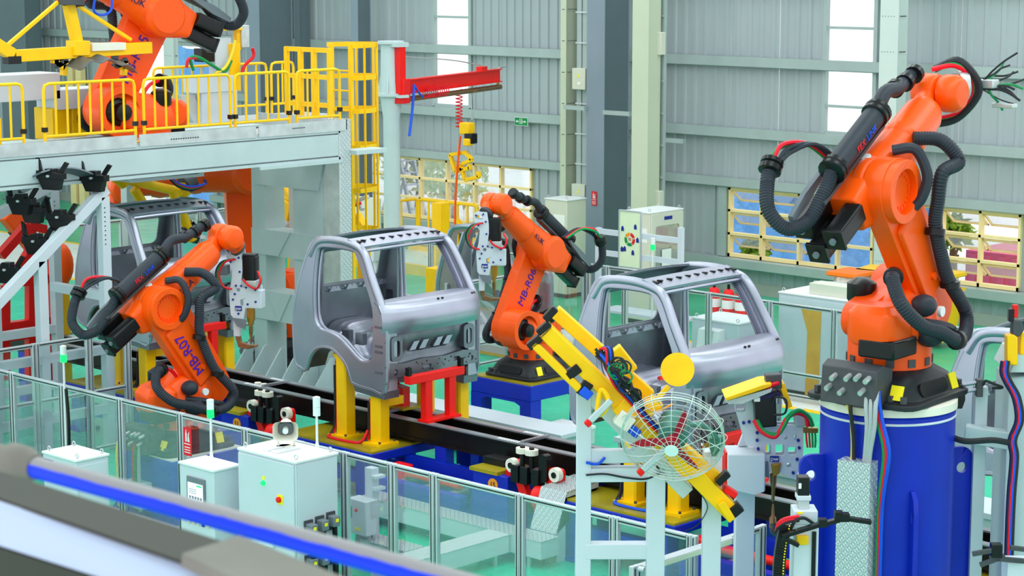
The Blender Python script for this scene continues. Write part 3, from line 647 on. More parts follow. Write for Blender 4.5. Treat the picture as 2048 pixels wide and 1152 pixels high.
def cart(x, y, num, label):
    t = thing('lift_cart', label, 'cart', (x, y, 0))
    obj('body', MB().loft([[(a, b, z) for a, b in ((-.30-w, -.30-w), (.24+w, -.30-w), (.24+w, .18), (-.30-w, .18))] for w, z in ((.06, .06), (.0, .55), (.0, .72))]), 'blue', t, .008)
    obj('top_pad', MB().bx(-.34, -.32, .72, .10, .18, .76), 'olive', t); obj('base', MB().bx(-.5, -.5, 0, .6, .3, .06), 'blue', t)
    dsc = obj('number_disc', MB().cyl((.02, -.30, .60), (.02, -.308, .60), .075, n=20), 'orange_dot', t); text(dsc, num, .09, 'ink', (.02, -.31, .60), axes(EX, EZ), 'numeral')
    obj('v_arm', MB().prism([(.30, .70), (.42, .70), (.56, .42), (.50, .36), (.44, .40)], -.24, -.16), 'red', t); obj('v_arm', MB().prism([(.78, .70), (.90, .74), (.62, .40), (.50, .36), (.52, .46)], -.24, -.16), 'red', t)
    obj('pivot', MB().cyl((.52, -.28, .42), (.52, -.12, .42), .07, n=14), 'gloss_black', t)
    for xx in (.24, .86): obj('cheek', MB().prism(rrect(.2, .22, .05, 3, xx, .80), -.22, -.12), 'red', t)
    for xx in (.26, .92): w_ = obj('wheel', MB().cyl((xx, -.27, .86), (xx, -.2, .86), .08, n=16), 'ivory', t); obj('hub', MB().cyl((xx, -.28, .86), (xx, -.26, .86), .035, n=10), 'gloss_black', w_)
    for xx in (.40, .54): w_ = obj('guide_wheel', MB().cyl((xx, -.22, 1.02), (xx, -.22, 1.08), .075, n=16), 'ivory', t); obj('axle', MB().cyl((xx, -.22, .82), (xx, -.22, 1.1), .03, n=10), 'gloss_black', w_)
    for xx in (.33, .47, .64): obj('bracket', MB().bx(xx-.05, -.29, .68, xx+.06, -.17, .88), 'gloss_black', t, .006)
    obj('bracket', MB().prism(rrect(.12, .32, .05, 3, .74, .90), -.26, -.17), 'gloss_black', t)
    obj('motor', MB().lathe([(.06, 0), (.13, .01), (.13, .10), (.125, .11), (.13, .12), (.13, .21), (.125, .22), (.13, .23), (.13, .32), (.1, .36)], (.70, -.32, .58), (1, .15, .1), 16), 'red', t)
    obj('slide_block', MB().bx(-.34, -.1, .76, .0, .1, .84), 'gloss_black', t)
q = at(1030, 960, Y=16.6); cart(q.x-.36, 16.9, '15', 'blue lift cart numbered 15 with red V arm and cream wheels')
q = at(497, 845, Y=16.6); cart(q.x-.25, 16.9, '21', 'blue lift cart with orange number disc and red V arm left of the middle posts')
# low push tracks between the platforms
for i, (a, b, n_) in enumerate(((CABX[0]+.95, CABX[1]-2.4, 'left of the middle posts'), (CABX[1]+.95, -16.42, 'right of the middle posts'), (CABX[2]+.95, CABX[3]-.85, 'behind the short gate'))):
    pt = thing('push_track', 'low blue track with red push bar '+n_, 'track', ((a+b)/2, 16.68, 0)); h = (b-a)/2
    for y in (-.2, .2): obj('side_beam', MB().bx(-h, y-.06, .2, h, y+.06, .42), 'blue', pt)
    for k in range(4): obj('sleeper', MB().bx(-h+.05+k*(2*h-.2)/3, -.32, .0, -h+.2+k*(2*h-.2)/3, .32, .2), 'blue', pt)
    obj('push_bar', MB().cyl((-h+.1, 0, .47), (h-.25, 0, .47), .05, n=12), 'red', pt); obj('push_head', MB().bx(-h+.05, -.1, .4, -h+.3, .1, .56), 'red', pt, .02)
    for k in range(3): obj('roller', MB().cyl((-h*.6+k*h*.6, -.14, .36), (-h*.6+k*h*.6, .14, .36), .06, n=12), 'steel', pt)
# ================================================================ robots
def hull2(c1, r1, c2, r2, bulge=0, n=14):
    """outline of two discs joined by gently waisted flanks"""
    c1, c2 = V(c1), V(c2); d = (c2-c1).normalized(); p = V((-d.y, d.x)); L = (c2-c1).length; pts = []
    for i in range(n+1): a = PI/2+PI*i/n; pts.append(c1+(d*math.cos(a)+p*math.sin(a))*r1)
    for i in range(1, 8): t = i/8; pts.append(c1+d*L*t-p*((r1*(1-t)+r2*t)-bulge*math.sin(PI*t)*1.0))
    for i in range(n+1): a = -PI/2+PI*i/n; pts.append(c2+(d*math.cos(a)+p*math.sin(a))*r2)
    for i in range(1, 8): t = 1-i/8; pts.append(c1+d*L*t+p*((r1*(1-t)+r2*t)-bulge*math.sin(PI*t)*.35))
    return [(q.x, q.y) for q in pts]
RING = [(math.cos(2*PI*i/20), math.sin(2*PI*i/20)) for i in range(20)]
def robot(name, label, loc, yaw, q2, q3, s=1.0, mark=None, side=-1, maker=True, hoses=True, a5=-40, dress=True, group='orange industrial robots'):
    t = thing(name, label, 'robot', loc, R(yaw), group); t.scale = (s, s, s)
    q2, q3 = R(q2), R(q3); A2 = V((.35, 0, .675)); A3 = A2+V((math.sin(q2), 0, math.cos(q2)))*1.15
    ML = Matrix.Translation(A2) @ Matrix.Rotation(q2, 4, 'Y')            # link: local z up along the link
    MA = Matrix.Translation(A3) @ Matrix.Rotation(-q3, 4, 'Y')           # arm: local x along the forearm
    # base
    def rr(w, d, r, z, ox=0): return [(x+ox, y, z) for x, y in rrect(w, d, r, 3)]
    b = obj('base', MB().loft([rr(.98, .92, .12, 0), rr(.98, .92, .12, .04), rr(.90, .84, .16, .055), rr(.78, .74, .2, .18), rr(.64, .64, .28, .245)]), 'black', t, .008)
    for sy in (-1, 1):
        obj('base_window', MB(Matrix.Translation((-.05, sy*.396, .118)) @ Matrix.Rotation(sy*R(20), 4, 'X')).prism(rrect(.42, .10, .04, 3), -.012, .012), 'gloss_black', b)
    obj('base_window', MB(Matrix.Translation((.425, 0, .118)) @ Matrix.Rotation(R(-24), 4, 'Y')).prism(rrect(.42, .10, .04, 3), -.012, .012, 'x'), 'gloss_black', b)
    lm = Matrix.Translation((.27, side*.397, .12)) @ Matrix.Rotation(side*R(18), 4, 'X'); obj('warning_label', MB(lm).bx(-.05, -.005, -.06, .05, .005, .06), 'sign_yellow', b)
    lm = Matrix.Translation((-.424, .30*side, .12)) @ Matrix.Rotation(R(21), 4, 'Y'); obj('warning_label', MB(lm).bx(-.005, -.05, -.055, .005, .05, .055), 'sign_yellow', b)
    bb = MB()
    for x in (-.43, .43):
        for y in (-.36, -.26, .26, .36): bb.cyl((x, y, .05), (x, y, .10), .028, n=6)
    stuff(obj('anchor_bolt', bb, 'cast', b))
    cbx = obj('connector_box', MB().prism([(-.60, .02), (-.36, .02), (-.34, .28), (-.5, .33), (-.58, .29)], -.22, .24), 'cast', t, .008); pl = MB()
    for y, z in ((-.16, .24), (-.08, .25), (0, .24), (.12, .23), (-.12, .15), (.05, .13), (.16, .15)): pl.cyl((-.58, y, z), (-.65, y, z-.02), .02, n=8)
    stuff(obj('plug', pl, 'zinc', cbx))
    # rotating column
    ro = MB(); ro.cyl((0, 0, .245), (0, 0, .47), .315, n=28); ro.lathe([(.315, .47), (.33, .48), (.34, .52)], n=28)
    ro = obj('column_ring', ro, 'orange', t); sl = MB()
    for i in range(12): a = 2*PI*i/12; sl.box((.308*math.cos(a), .308*math.sin(a), .295), (.03, .06, .06), Matrix.Rotation(a, 3, 'Z'))
    stuff(obj('ring_slot', sl, 'cast', ro))
    sh = MB(); sh.loft([rr(.70, .62, .25, .50), rr(.78, .60, .25, .58, .02), rr(.72, .50, .2, .72, .04), rr(.42, .40, .15, .84, .1)])
    sh.prism(hull2((-.34, .62), .13, (.34, .675), .25), -.06, .16)
    sho = obj('shoulder', sh, 'orange', t, .02)
    ring = MB().prism(circ(.35, .675, .27, 32), -.06, .26, 'y', [circ(.35, .675, .195, 32)]); obj('shoulder_ring', ring, 'orange', sho, .015)
    obj('shoulder_motor', MB().lathe([(.10, 0), (.15, .01), (.15, .12), (.10, .15), (.09, .24), (.05, .26)], (.35, .06, .675), (0, 1, 0), 12), 'gloss_black', sho)
    mo = MB().lathe([(.10, 0), (.11, .02), (.11, .14), (.05, .18)], (-.16, .16, .72), (0, 0, 1), 14); obj('turn_motor', mo, 'gloss_black', t)
    cw = MB().loft([[(x, y, z) for x, y in rrect(w, d, .08, 3, -.38, -.12)] for w, d, z in ((.30, .34, .46), (.36, .40, .52), (.36, .40, .70), (.26, .30, .76))]); obj('rear_housing', cw, 'orange', t, .01)
    obj('rear_cover', MB().bx(-.56, -.34, .38, -.20, -.04, .52), 'gloss_black', t, .02)
    obj('accumulator', MB().ball((-.05, -.30, .72), (.1, .1, .085), 14, 10), 'rubber', t); obj('accumulator', MB().ball((-.02, -.34, .50), (.12, .11, .09), 14, 10), 'rubber', t)
    obj('gauge', MB().cyl((.12, -.34, .66), (.12, -.37, .66), .04, n=14), 'white', t)
    # link arm
    lp = hull2((0, 0), .22, (0, 1.15), .245, -.012); b = MB(ML).prism([(x, z) for x, z in lp], -.22, -.06); lk = obj('link_arm', b, 'orange', t, .035)
    b = MB(ML).prism([(-.18, .12), (.12, .16), (.16, .98), (-.19, .92)], -.265, -.2); obj('link_spine', b, 'orange', lk, .03)
    b = MB(ML).prism(circ(0, 1.15, .235, 32), -.29, -.2, 'y', [circ(0, 1.15, .165, 32)]); obj('elbow_ring', b, 'orange', lk, .015)
    obj('elbow_disc', MB(ML).cyl((0, -.20, 1.15), (0, -.235, 1.15), .165, n=24), 'orange', lk); bb = MB(ML)
    for i in range(18): a = 2*PI*i/18; bb.cyl((.12*math.cos(a), -.235, 1.15+.12*math.sin(a)), (.12*math.cos(a), -.25, 1.15+.12*math.sin(a)), .011, n=6)
    stuff(obj('elbow_bolt', bb, 'orange', lk)); obj('balance_boss', MB(ML).cyl((-.02, -.24, .32), (-.02, -.29, .32), .03, n=10), 'orange', lk)
    # arm
    ar = MB(MA); ar.lathe([(.22, -.06), (.245, -.04), (.245, .02), (.23, .04), (.24, .06), (.24, .21), (.19, .25)], (0, 0, 0), (0, 1, 0), 28)
    def sec(x, w, h, r, oy=0, oz=0): return [(x, y+oy, z+oz) for y, z in rrect(w, h, r, 4)]
    ar.loft([sec(-.34, .32, .28, .05, .06, .02), sec(-.15, .36, .40, .08, .06), sec(.12, .36, .42, .14, .05), sec(.34, .35, .37, .16, .01, .02), sec(.50, .34, .34, .165, 0, .03)])
    ao = obj('arm', ar, 'orange', t, .012); bb = MB(MA)
    for i in range(22): a = 2*PI*i/22; bb.cyl((.205*math.cos(a), -.045, .205*math.sin(a)), (.205*math.cos(a), -.075, .205*math.sin(a)), .012, n=6)
    stuff(obj('arm_bolt', bb, 'orange', ao)); obj('oil_cap', MB(MA).cyl((.08, .02, .17), (.08, .02, .235), .04, n=12), 'white', ao)
    fa = MB(MA @ Matrix.Translation((0, 0, .03))); fa.lathe([(.165, .49), (.175, .51), (.175, .57), (.165, .60), (.155, .90), (.13, .97)], (0, 0, 0), (1, 0, 0), 24); obj('forearm', fa, 'orange', t)
    MW = MA @ Matrix.Translation((1.2, 0, .03))
    wr = MB(MW); wr.loft([sec(-.25, .24, .24, .11), sec(-.14, .15, .20, .06, .045), sec(.0, .13, .19, .06, .06)])
    wr.lathe([(.10, -.02), (.14, 0), (.148, .03), (.148, .14), (.12, .18), (.06, .19)], (0, .0, 0), (0, 1, 0), 22); wo = obj('wrist_fork', wr, 'orange', t, .008)
    MH = MW @ Matrix.Rotation(R(-a5), 4, 'Y'); hd = MB(MH); hd.lathe([(.07, -.02), (.135, -.03), (.145, -.06), (.145, -.15), (.11, -.20), (.05, -.21)], (0, 0, 0), (0, 1, 0), 20); hd.loft([sec(-.04, .18, .25, .08, -.10), sec(.10, .18, .22, .08, -.08), sec(.19, .19, .19, .09, -.04)]); ho = obj('wrist_hand', hd, 'orange', t, .01)
    obj('tool_flange', MB(MH).lathe([(.09, .17), (.10, .19), (.10, .22), (.07, .235)], (0, -.03, 0), (1, 0, 0), 18), 'cast', ho)
    for y, z, L in ((-.06, .06, .30), (.10, -.06, .32), (.20, .10, .26)):
        m_ = MB(MA); m_.loft([sec(-.34, .145, .145, .02, y, z), sec(-.38-L, .145, .145, .02, y, z)]); m_.box((-.38-L, y, z), (.03, .16, .16)); mo = obj('arm_motor', m_, 'gloss_black', t, .006)
        obj('motor_cap', MB(MA).cyl((-.39-L, y, z), (-.42-L, y, z), .025, n=8), 'grey_plastic', mo)
    # lettering
    if maker:
        ys = -.128 if side < 0 else .150; T_ = MA @ Matrix.Translation((.34, ys+(.0 if side < 0 else .01), .03)); rot = T_.to_3x3() @ axes(EX if side < 0 else -EX, EZ)
        text(ao, 'KUKA', .105, 'ink', (MA @ V((.34, -.180 if side < 0 else .198, .0))), rot, 'maker_name')
    if mark:
        if side < 0: text(lk, mark, .17, 'purple', ML @ V((-.075, -.275, .55)), ML.to_3x3() @ axes(EZ, -EX), 'unit_number', .003)
        else: text(lk, mark, .17, 'purple', ML @ V((-.02, -.055, .62)), ML.to_3x3() @ axes(EZ, EX), 'unit_number', .003)
    # dress pack
    if dress:
        obj('pack_bracket', MB(MA).bx(-.55, .02, .26, .42, .12, .285), 'cast', t)
        pk = obj('pack_tube', MB(MA).cyl((-.28, .06, .38), (.42, .06, .38), .085, n=18), 'rubber', t)
        for x in (-.28, .42): obj('clamp_ring', MB(MA).lathe([(.09, -.05), (.105, -.04), (.105, -.01), (.095, 0), (.105, .01), (.105, .04), (.09, .05)], (x, .06, .38), (1, 0, 0), 16), 'gloss_black', pk)
        text(pk, 'FEX', .07, 'sign_red', MA @ V((.0, -.028, .385)), MA.to_3x3() @ axes(EX, EZ), 'print'); text(pk, 'LINK', .07, 'hose_blue', MA @ V((.17, -.028, .385)), MA.to_3x3() @ axes(EX, EZ), 'print')
        obj('rear_hose', MB(MA).tube([(-.30, .06, .38), (-.46, .07, .30), (-.66, .12, .20), (-.80, .22, .22), (-.78, .34, .36), (-.62, .40, .48), (-.50, .42, .53)], .055, 10, rib=.018), 'rubber', t)
        obj('hose_end', MB(MA).lathe([(.06, -.05), (.085, -.04), (.085, 0), (.07, .01), (.085, .02), (.085, .05), (.06, .06)], (-.50, .42, .53), (1, .1, .35), 14), 'gloss_black', t)
        obj('end_bracket', MB(MA).prism([(-.72, .22), (-.5, .22), (-.15, .28), (-.15, .31), (-.5, .31), (-.72, .27)], .2, .24), 'grey_plastic', t)
        for k, (mm, dy) in enumerate((('hose_red', 0), ('hose_green', .03), ('rubber', -.035), ('rubber', -.06))):
            obj('media_line', MB(MA).tube([(-.46, .42+dy, .545), (-.32, .40+dy, .60-abs(dy)), (-.16, .30+dy, .5), (-.05, .22+dy, .28)], .016, 6), mm, t)
        obj('front_hose', MB(MA).tube([(.42, .06, .38), (.62, .08, .42), (.80, .08, .34), (1.0, .12, .28), (1.16, .12, .26)], .055, 10), 'rubber', t)
        for x, z in ((.80, .34), (.95, .295), (1.1, .268)): obj('hose_collar', MB(MA).cyl((x-.02, .10, z), (x+.03, .105, z-.008), .072, n=14), 'gloss_black', t)
    if hoses:
        IN = ML @ Matrix(); P = lambda x, y, z: (ML @ V((x, y, z)))
        obj('link_hose', MB().tube([MA @ V((.46, -.16, .14)), MA @ V((.56, -.32, .06)), MA @ V((.56, -.42, -.12)), P(.34, -.40, 1.04), P(.22, -.36, .86), P(.14, -.33, .70), P(.08, -.33, .45), P(.06, -.33, .2), (.50, -.36, .62), (.40, -.42, .48), (.12, -.49, .46), (-.16, -.50, .56), (-.40, -.47, .64), (-.54, -.38, .80), (-.46, -.26, .95), (-.34, -.2, .96)], .055, 10, rib=.02), 'rubber', t)
        for p, dct in ((P(.105, -.33, .66), (.05, 0, .3)), (P(.06, -.33, .16), (0, 0, .3)), ((.12, -.49, .46), (1, .1, -.1)), ((-.36, -.21, .96), (1, .5, .1))):
            obj('hose_clamp', MB().lathe([(.06, -.03), (.075, -.025), (.075, .025), (.06, .03)], p, dct, 14), 'gloss_black', t)
        obj('inner_hose', MB().tube([MA @ V((.22, -.12, .20)), MA @ V((.30, -.26, .16)), MA @ V((.24, -.34, -.02)), P(.12, -.32, 1.0), P(.05, -.27, .95)], .04, 9), 'rubber', t)
        obj('red_line', MB().tube([(-.34, -.2, .96), (-.2, -.16, .92), (-.05, -.1, .78)], .02, 6), 'hose_red', t)
    obj('spring_cable', MB().tube([(-.1, -.28, .60), (.1, -.36, .56), (.3, -.36, .50), (.42, -.2, .46), (.40, .1, .45)], .035, 8), 'rubber', t)
    return t, MA, MH, s
def pt_of(rb, m, p): return rb.matrix_basis @ (m @ V(p))
RR = robot('industrial_robot', 'tall orange robot on the round blue pedestal at the right', (-9.07, 13.87, 3.07), 94.7, -37.4, 31.4, 1.05, None, -1, maker=False, a5=-20)
R6 = robot('industrial_robot', 'orange robot marked MB-R06 on a blue table between the two silver cabs', (-19.29, 20.67, .85), -88.4, -31.6, 36.9, 1.0, 'MB-R06', 1, a5=-70)
R7 = robot('industrial_robot', 'orange robot marked MB-R07 leaning over the fence at the left', (-19.63, 14.92, .76), 88, -33.4, 33, 1.05, 'MB-R07', -1, a5=-75)
# ---------------------------------------------------------------- what the robots stand on
t = thing('robot_table', 'blue four-legged steel table under the robot marked MB-R06', 'table', (-19.29, 20.67, 0))
obj('table_top', MB().bx(-.56, -.6, .62, .56, .6, .83), 'blue', t, .01); obj('top_plate', MB().bx(-.54, -.58, .83, .54, .58, .85), 'olive', t)
for a in (-.46, .46):
    for b in (-.5, .5): obj('leg', MB().bx(a-.1, b-.1, 0, a+.1, b+.1, .62), 'blue', t)
for b in (-.5, .5): obj('apron', MB().prism([(-.36, .62), (.36, .62), (.36, .54), (.26, .58), (-.26, .58), (-.36, .54)], b-.1, b+.1), 'blue', t)
obj('handle', MB().tube([(-.05, -.61, .05), (-.04, -.66, .18), (.04, -.66, .18), (.05, -.61, .05)], .012, 6), 'steel', t)
t = thing('robot_plinth', 'low blue box plinth under the robot marked MB-R07', 'plinth', (-19.63, 14.92, 0))
obj('body', MB().loft([[(x, y, z) for x, y in rrect(1.1+w, 1.05+w, .02, 2)] for w, z in ((.1, 0), (.0, .12), (0, .74))]), 'blue', t, .01); obj('top_plate', MB().bx(-.53, -.51, .74, .53, .51, .76), 'ivory', t)
obj('wing', MB().bx(.55, -.2, .3, 1.0, .45, .60), 'blue', t); obj('foot', MB().prism([(-.7, 0), (-.55, 0), (-.55, .5)], -.02, .02), 'blue', t); obj('valve_box', MB().bx(-.15, -.72, .15, .2, -.56, .45), 'cabinet', t)
for k, (mm, dx) in enumerate((('hose_green', 0), ('hose_red', -.04), ('hose_grey', .06), ('hose_yellow', -.35))):
    obj('supply_hose', MB().tube([(dx*.6, -.50, .95), (dx, -.62, .85), (dx+.03, -.66, .5), (dx+.04, -.66, .1)], .022, 7), mm, t)
pd = thing('robot_pedestal', 'big round blue steel pedestal under the tall robot at the right', 'pedestal', (-9.07, 13.87, 0), R(4))
RP = .53
obj('drum', MB().lathe([(RP, .03), (RP, 2.98), (RP-.02, 3.0)], n=48), 'blue', pd); obj('top_plate', MB().lathe([(RP+.012, 3.0), (RP+.012, 3.06), (RP-.01, 3.069)], n=48), 'ivory', pd); obj('weld_band', MB().lathe([(RP+.002, 2.93), (RP+.008, 2.935), (RP+.008, 2.945), (RP+.002, 2.95)], n=48), 'white_steel', pd)
obj('base_flange', MB().lathe([(RP+.25, 0), (RP+.25, .03), (RP, .035)], n=40), 'blue', pd)
for a in (52, 232): 
    m = Matrix.Rotation(R(a), 4, 'Z') @ Matrix.Translation((RP-.02, 0, 0)); pr = [(0, 2.62), (.13, 2.62)]+[(.13+.09*math.sin(R(i*18)), 2.53+.09*math.cos(R(i*18))) for i in range(6)]+[(.22, .1), (0, .1)]
    obj('lifting_lug', MB(m).prism(pr, -.02, .02, 'y', [circ(.13, 2.45, .045, 14)]), 'blue', pd, .004)
    m = Matrix.Rotation(R(a-90), 4, 'Z') @ Matrix.Translation((RP-.02, 0, 0)); pr = [(0, 2.42), (.04, 2.42), (.09, 2.36), (.11, 2.25), (.11, .1), (0, .1)]
    obj('lifting_lug', MB(m).prism(pr, -.02, .02, 'y', [rrect(.03, .09, .014, 3, .07, 2.22)]), 'blue', pd, .004)
ch = Matrix.Rotation(R(-83), 4, 'Z')
tc_ = obj('cable_cover', MB(ch).bx(RP-.02, -.13, .02, RP+.13, .14, 2.66), 'tread', pd)
for k, (mm, y0, y1) in enumerate((('hose_green', .17, .19), ('hose_red', .21, .24), ('hose_blue', .19, .215))):
    obj('supply_hose', MB(ch).tube([(RP-.1, .06+k*.03, 3.28), (RP+.06, .10+k*.03, 3.2), (RP+.07, .16+k*.02, 3.0), (RP+.06, .22+k*.02, 2.75), (RP+.04, .19+k*.015, 2.45), (RP+.02, .17+k*.014, 2.2), (RP+.02, .17+k*.014, 1.2), (RP+.02, .17+k*.014, .1)], .017, 8), mm, pd)
for k in range(3): obj('grey_cable', MB(ch).tube([(RP-.06, .05+k*.04, 3.34), (RP+.10, .08+k*.04, 3.15), (RP+.12, .10+k*.03, 2.95), (RP+.09, .08+k*.02, 2.75), (RP+.06, .06+k*.02, 2.63)], .018, 8), 'hose_grey', pd)
obj('earth_cable', MB(ch).tube([(RP-.12, -.16, 3.12), (RP+.02, -.12, 3.12), (RP+.04, -.07, 3.0), (RP+.04, -.05, 2.8), (RP+.04, -.05, 2.62)], .014, 7), 'hose_yellow', pd)
obj('power_cable', MB(ch).tube([(RP-.05, -.09, 3.3), (RP+.08, -.06, 3.1), (RP+.06, -.035, 2.85), (RP+.05, -.03, 2.62)], .016, 7), 'black', pd)
# ---------------------------------------------------------------- spot weld guns
def gun(label, loc, rz, s=1.0, tilt=0, box=False, letters='pw'):
    t = thing('spot_weld_gun', label, 'weld gun', loc, rz, 'white spot weld guns'); t.scale = (s, s, s); t.rotation_euler = (0, R(tilt), rz)
    prof = [(-.17, .02), (-.10, .06), (.04, .05), (.08, -.22), (.05, -.42), (.22, -.46), (.30, -.52), (.30, -.78), (.10, -.82), (.07, -.98), (-.03, -1.02), (-.12, -.92), (-.14, -.60), (-.10, -.45), (-.08, -.25), (-.17, -.10)]
    holes = [rrect(.10, .07, .01, 2, -.08, -.03), circ(.0, -.56, .03, 10), rrect(.07, .10, .02, 3, .17, -.62), rrect(.05, .09, .02, 3, .05, -.74)]
    for y in (-.09, .07): obj('plate', MB().prism(prof, y, y+.02, 'y', holes), 'white_steel', t, .003)
    bb = MB()
    for x, z in ((-.14, 0), (-.02, .02), (-.10, -.16), (.02, -.10), (.03, -.3), (-.03, -.5), (.05, -.5), (.12, -.52), (.26, -.55), (.26, -.72), (-.05, -.62), (-.08, -.7), (.14, -.76), (.0, -.9)): bb.cyl((x, -.09, z), (x, -.108, z), .016, n=6)
    stuff(obj('bolt', bb, 'sign_blue', t))
    mo = obj('servo_motor', MB().loft([[(.16+x, y, z) for x, y in rrect(.20, .20, .03, 3)] for z in (-.42, -.08)]), 'gloss_black', t, .01); obj('motor_cap', MB().bx(.07, -.09, -.08, .25, .09, -.05), 'black', mo, .01)
    obj('gearbox', MB().bx(.05, -.1, -.52, .27, .1, -.42), 'zinc', t, .01); obj('transformer', MB().bx(.10, -.085, -.82, .34, .085, -.56), 'white_steel', t, .01)
    bd = obj('badge', MB().bx(-.05, -.1, -.86, .05, -.092, -.79), 'sign_blue', t); text(bd, letters, .07, 'white', (0, -.104, -.825), axes(EX, EZ), 'print')
    for dx, mm in ((0, 'hose_red'), (.025, 'hose_green'), (.05, 'black')): obj('hose', MB().tube([(-.02, -.12, -.12), (-.16-dx, -.16, -.16), (-.25-dx, -.17, -.32), (-.20-dx*.5, -.16, -.50), (-.08, -.12, -.55)], .015, 7), mm, t)
    for dx, mm in ((0, 'hose_red'), (.03, 'hose_green')): obj('hose', MB().tube([(.30, -.10, -.28), (.36, -.16+dx, -.40), (.30, -.17+dx, -.52), (.16, -.12+dx, -.48), (.08, -.11, -.40)], .015, 7), mm, t)
    obj('relay_box', MB().bx(-.27, -.1, -.36, -.17, .06, -.22), 'grey_plastic', t, .008)
    obj('upper_shank', MB().prism([(.10, -.82), (.20, -.82), (.20, -.98), (.16, -1.10), (.13, -1.10), (.10, -.98)], -.04, .04), 'brass', t, .006); obj('upper_electrode', MB().lathe([(.03, 0), (.028, -.10), (.018, -.14), (.012, -.24)], (.145, 0, -1.1), n=12), 'copper', t)
    obj('guard_flap', MB().prism([(-.10, -.96), (.12, -.98), (.10, -1.12), (-.02, -1.08)], -.11, -.09), 'grey_plastic', t)
    obj('lower_arm', MB().prism([(-.10, -.95), (-.0, -.98), (-.01, -1.24), (-.10, -1.24)], -.05, .05), 'white_steel', t, .008)
    obj('hook_electrode', MB().prism([(-.10, -1.20), (-.02, -1.20), (.0, -1.32), (.12, -1.36), (.24, -1.35), (.24, -1.38), (.10, -1.42), (-.04, -1.40)], -.03, .03), 'copper', t, .008)
    return t
def hang_gun(rb, label, rz, s, letters='pw', dz=0):
    q = pt_of(rb[0], rb[2], (.235, -.03, 0)); return gun(label, q+V((0, 0, dz)), rz, s, 0, letters=letters)
bpy.context.view_layer.update()
hang_gun(R6, 'white spot weld gun hanging from the robot marked MB-R06', R(40), .82)
hang_gun(R7, 'white spot weld gun hanging from the robot marked MB-R07', R(30), .85)
# loose lines at the tall robot's empty tool plate
tool = thing('tool_lines', 'bundle of coloured hoses and loose wires at the tall robot\'s tool plate', 'cable bundle', pt_of(RR[0], RR[2], (.24, -.03, 0)))
ti = tool.location
for k, (mm, r) in enumerate((('hose_red', .02), ('hose_green', .018), ('hose_blue', .016), ('black', .03), ('black', .025))):
    a = R(60+k*14); d = .012*k
    obj('hose', MB().tube([(-.14, -.16+d, .13), (.0, -.05+d, .16+d), (.10+d, .05, .07), (.11+d, .07, -.08), (.02, .0, -.22-d), (-.14, -.12, -.27-d), (-.27, -.20, -.25-d)], r, 8), mm, tool)
rn = random.Random(3)
for k in range(14):
    p = V((.08, .10, .0)); pts = [p]; d = V((.7, .6, rn.uniform(-.3, .5))).normalized()
    for j in range(4): d = (d+V((rn.uniform(-.6, .6), rn.uniform(-.6, .6), rn.uniform(-.9, .6)))*.6).normalized(); p = p+d*rn.uniform(.07, .13); pts.append(p)
    obj('loose_wire', MB().tube(pts, rn.choice((.006, .009, .011)), 5), rn.choice(('black', 'black', 'alu_dark', 'hose_green', 'hose_blue')), tool)
obj('tool_plate', MB().cyl((0, 0, 0), (.05, .06, .0), .12, n=18), 'zinc', tool); obj('valve_block', MB().bx(.10, .12, -.02, .26, .22, .05), 'zinc', tool, .01); obj('valve_block', MB().bx(.20, .2, -.18, .40, .28, -.14), 'zinc', tool, .01)
# ================================================================ pale green deck on portal legs
GX1, GX0, GY0, GY1, DZ = -22.33, -24.28, 12.6, 19.95, 4.05
SK = 1.0278
g = thing('portal_deck', 'pale green steel portal carrying the raised robot deck', 'gantry', (GX1*SK, GY1*SK, -.18)); g.scale = (SK, SK, SK); DK = DZ*SK-.18
L = lambda X, Y: (X-GX1, Y-GY1)
x0, y0 = L(GX0, GY0); x1, y1 = 0, 0
def hbeam(mb, xa, ya, za, xb, yb, zb): mb.bx(xa, ya, za, xb, yb, zb)
for xa in (-.28, x0):
    b = MB(); b.bx(xa+.06, y0, 3.68, xa+.22, y1, 4.02); b.bx(xa, y0, 3.64, xa+.28, y1, 3.68); b.bx(xa, y0, 4.02, xa+.28, y1, 4.05); b.bx(xa+.255, y0, 3.70, xa+.275, y1, 4.0); obj('main_beam', b, 'pale_green', g)
obj('end_cap_lip', MB().bx(-.02, -1.5, 3.60, .03, .02, 3.645), 'pale_green', g)
for k in (0, 1, 2, 6): obj('floor_joist', MB().bx(x0+.28, y0+.4+k*1.15, 3.74, -.28, y0+.55+k*1.15, 4.02), 'pale_green', g)
dk = obj('deck_plate', MB().bx(-.72, y0, DZ, 0, .1, DZ+.05), 'tread', g)
for a, b in ((y0, -3.55), (-3.5, -1.55), (-1.5, .1)): obj('kick_plate', MB().bx(.001, a, DZ+.0, .014, b, DZ+.16), 'zinc', g)
obj('kick_plate', MB().bx(x0, .1, DZ+.01, 0, .13, DZ+.16), 'zinc', g)
hb = MB()
for k in range(12): hb.bx(.014, -3.0+k*.04, DZ+.06, .018, -2.98+k*.04, DZ+.075)
for k in range(8): hb.bx(.014, -.9+k*.03, DZ+.08, .018, -.885+k*.03, DZ+.095)
stuff(obj('stamp_mark', hb, 'alu_dark', g))
obj('clad_column', MB().bx(-.30, .0, .18, .0, .20, DZ+.16), 'tread', g); obj('clad_column', MB().bx(-.36, -.03, .18, -.0, .0, DZ+.05), 'zinc', g)
obj('ledge', MB().bx(-.2, .2, 3.70, .12, .8, 3.76), 'pale_green', g)
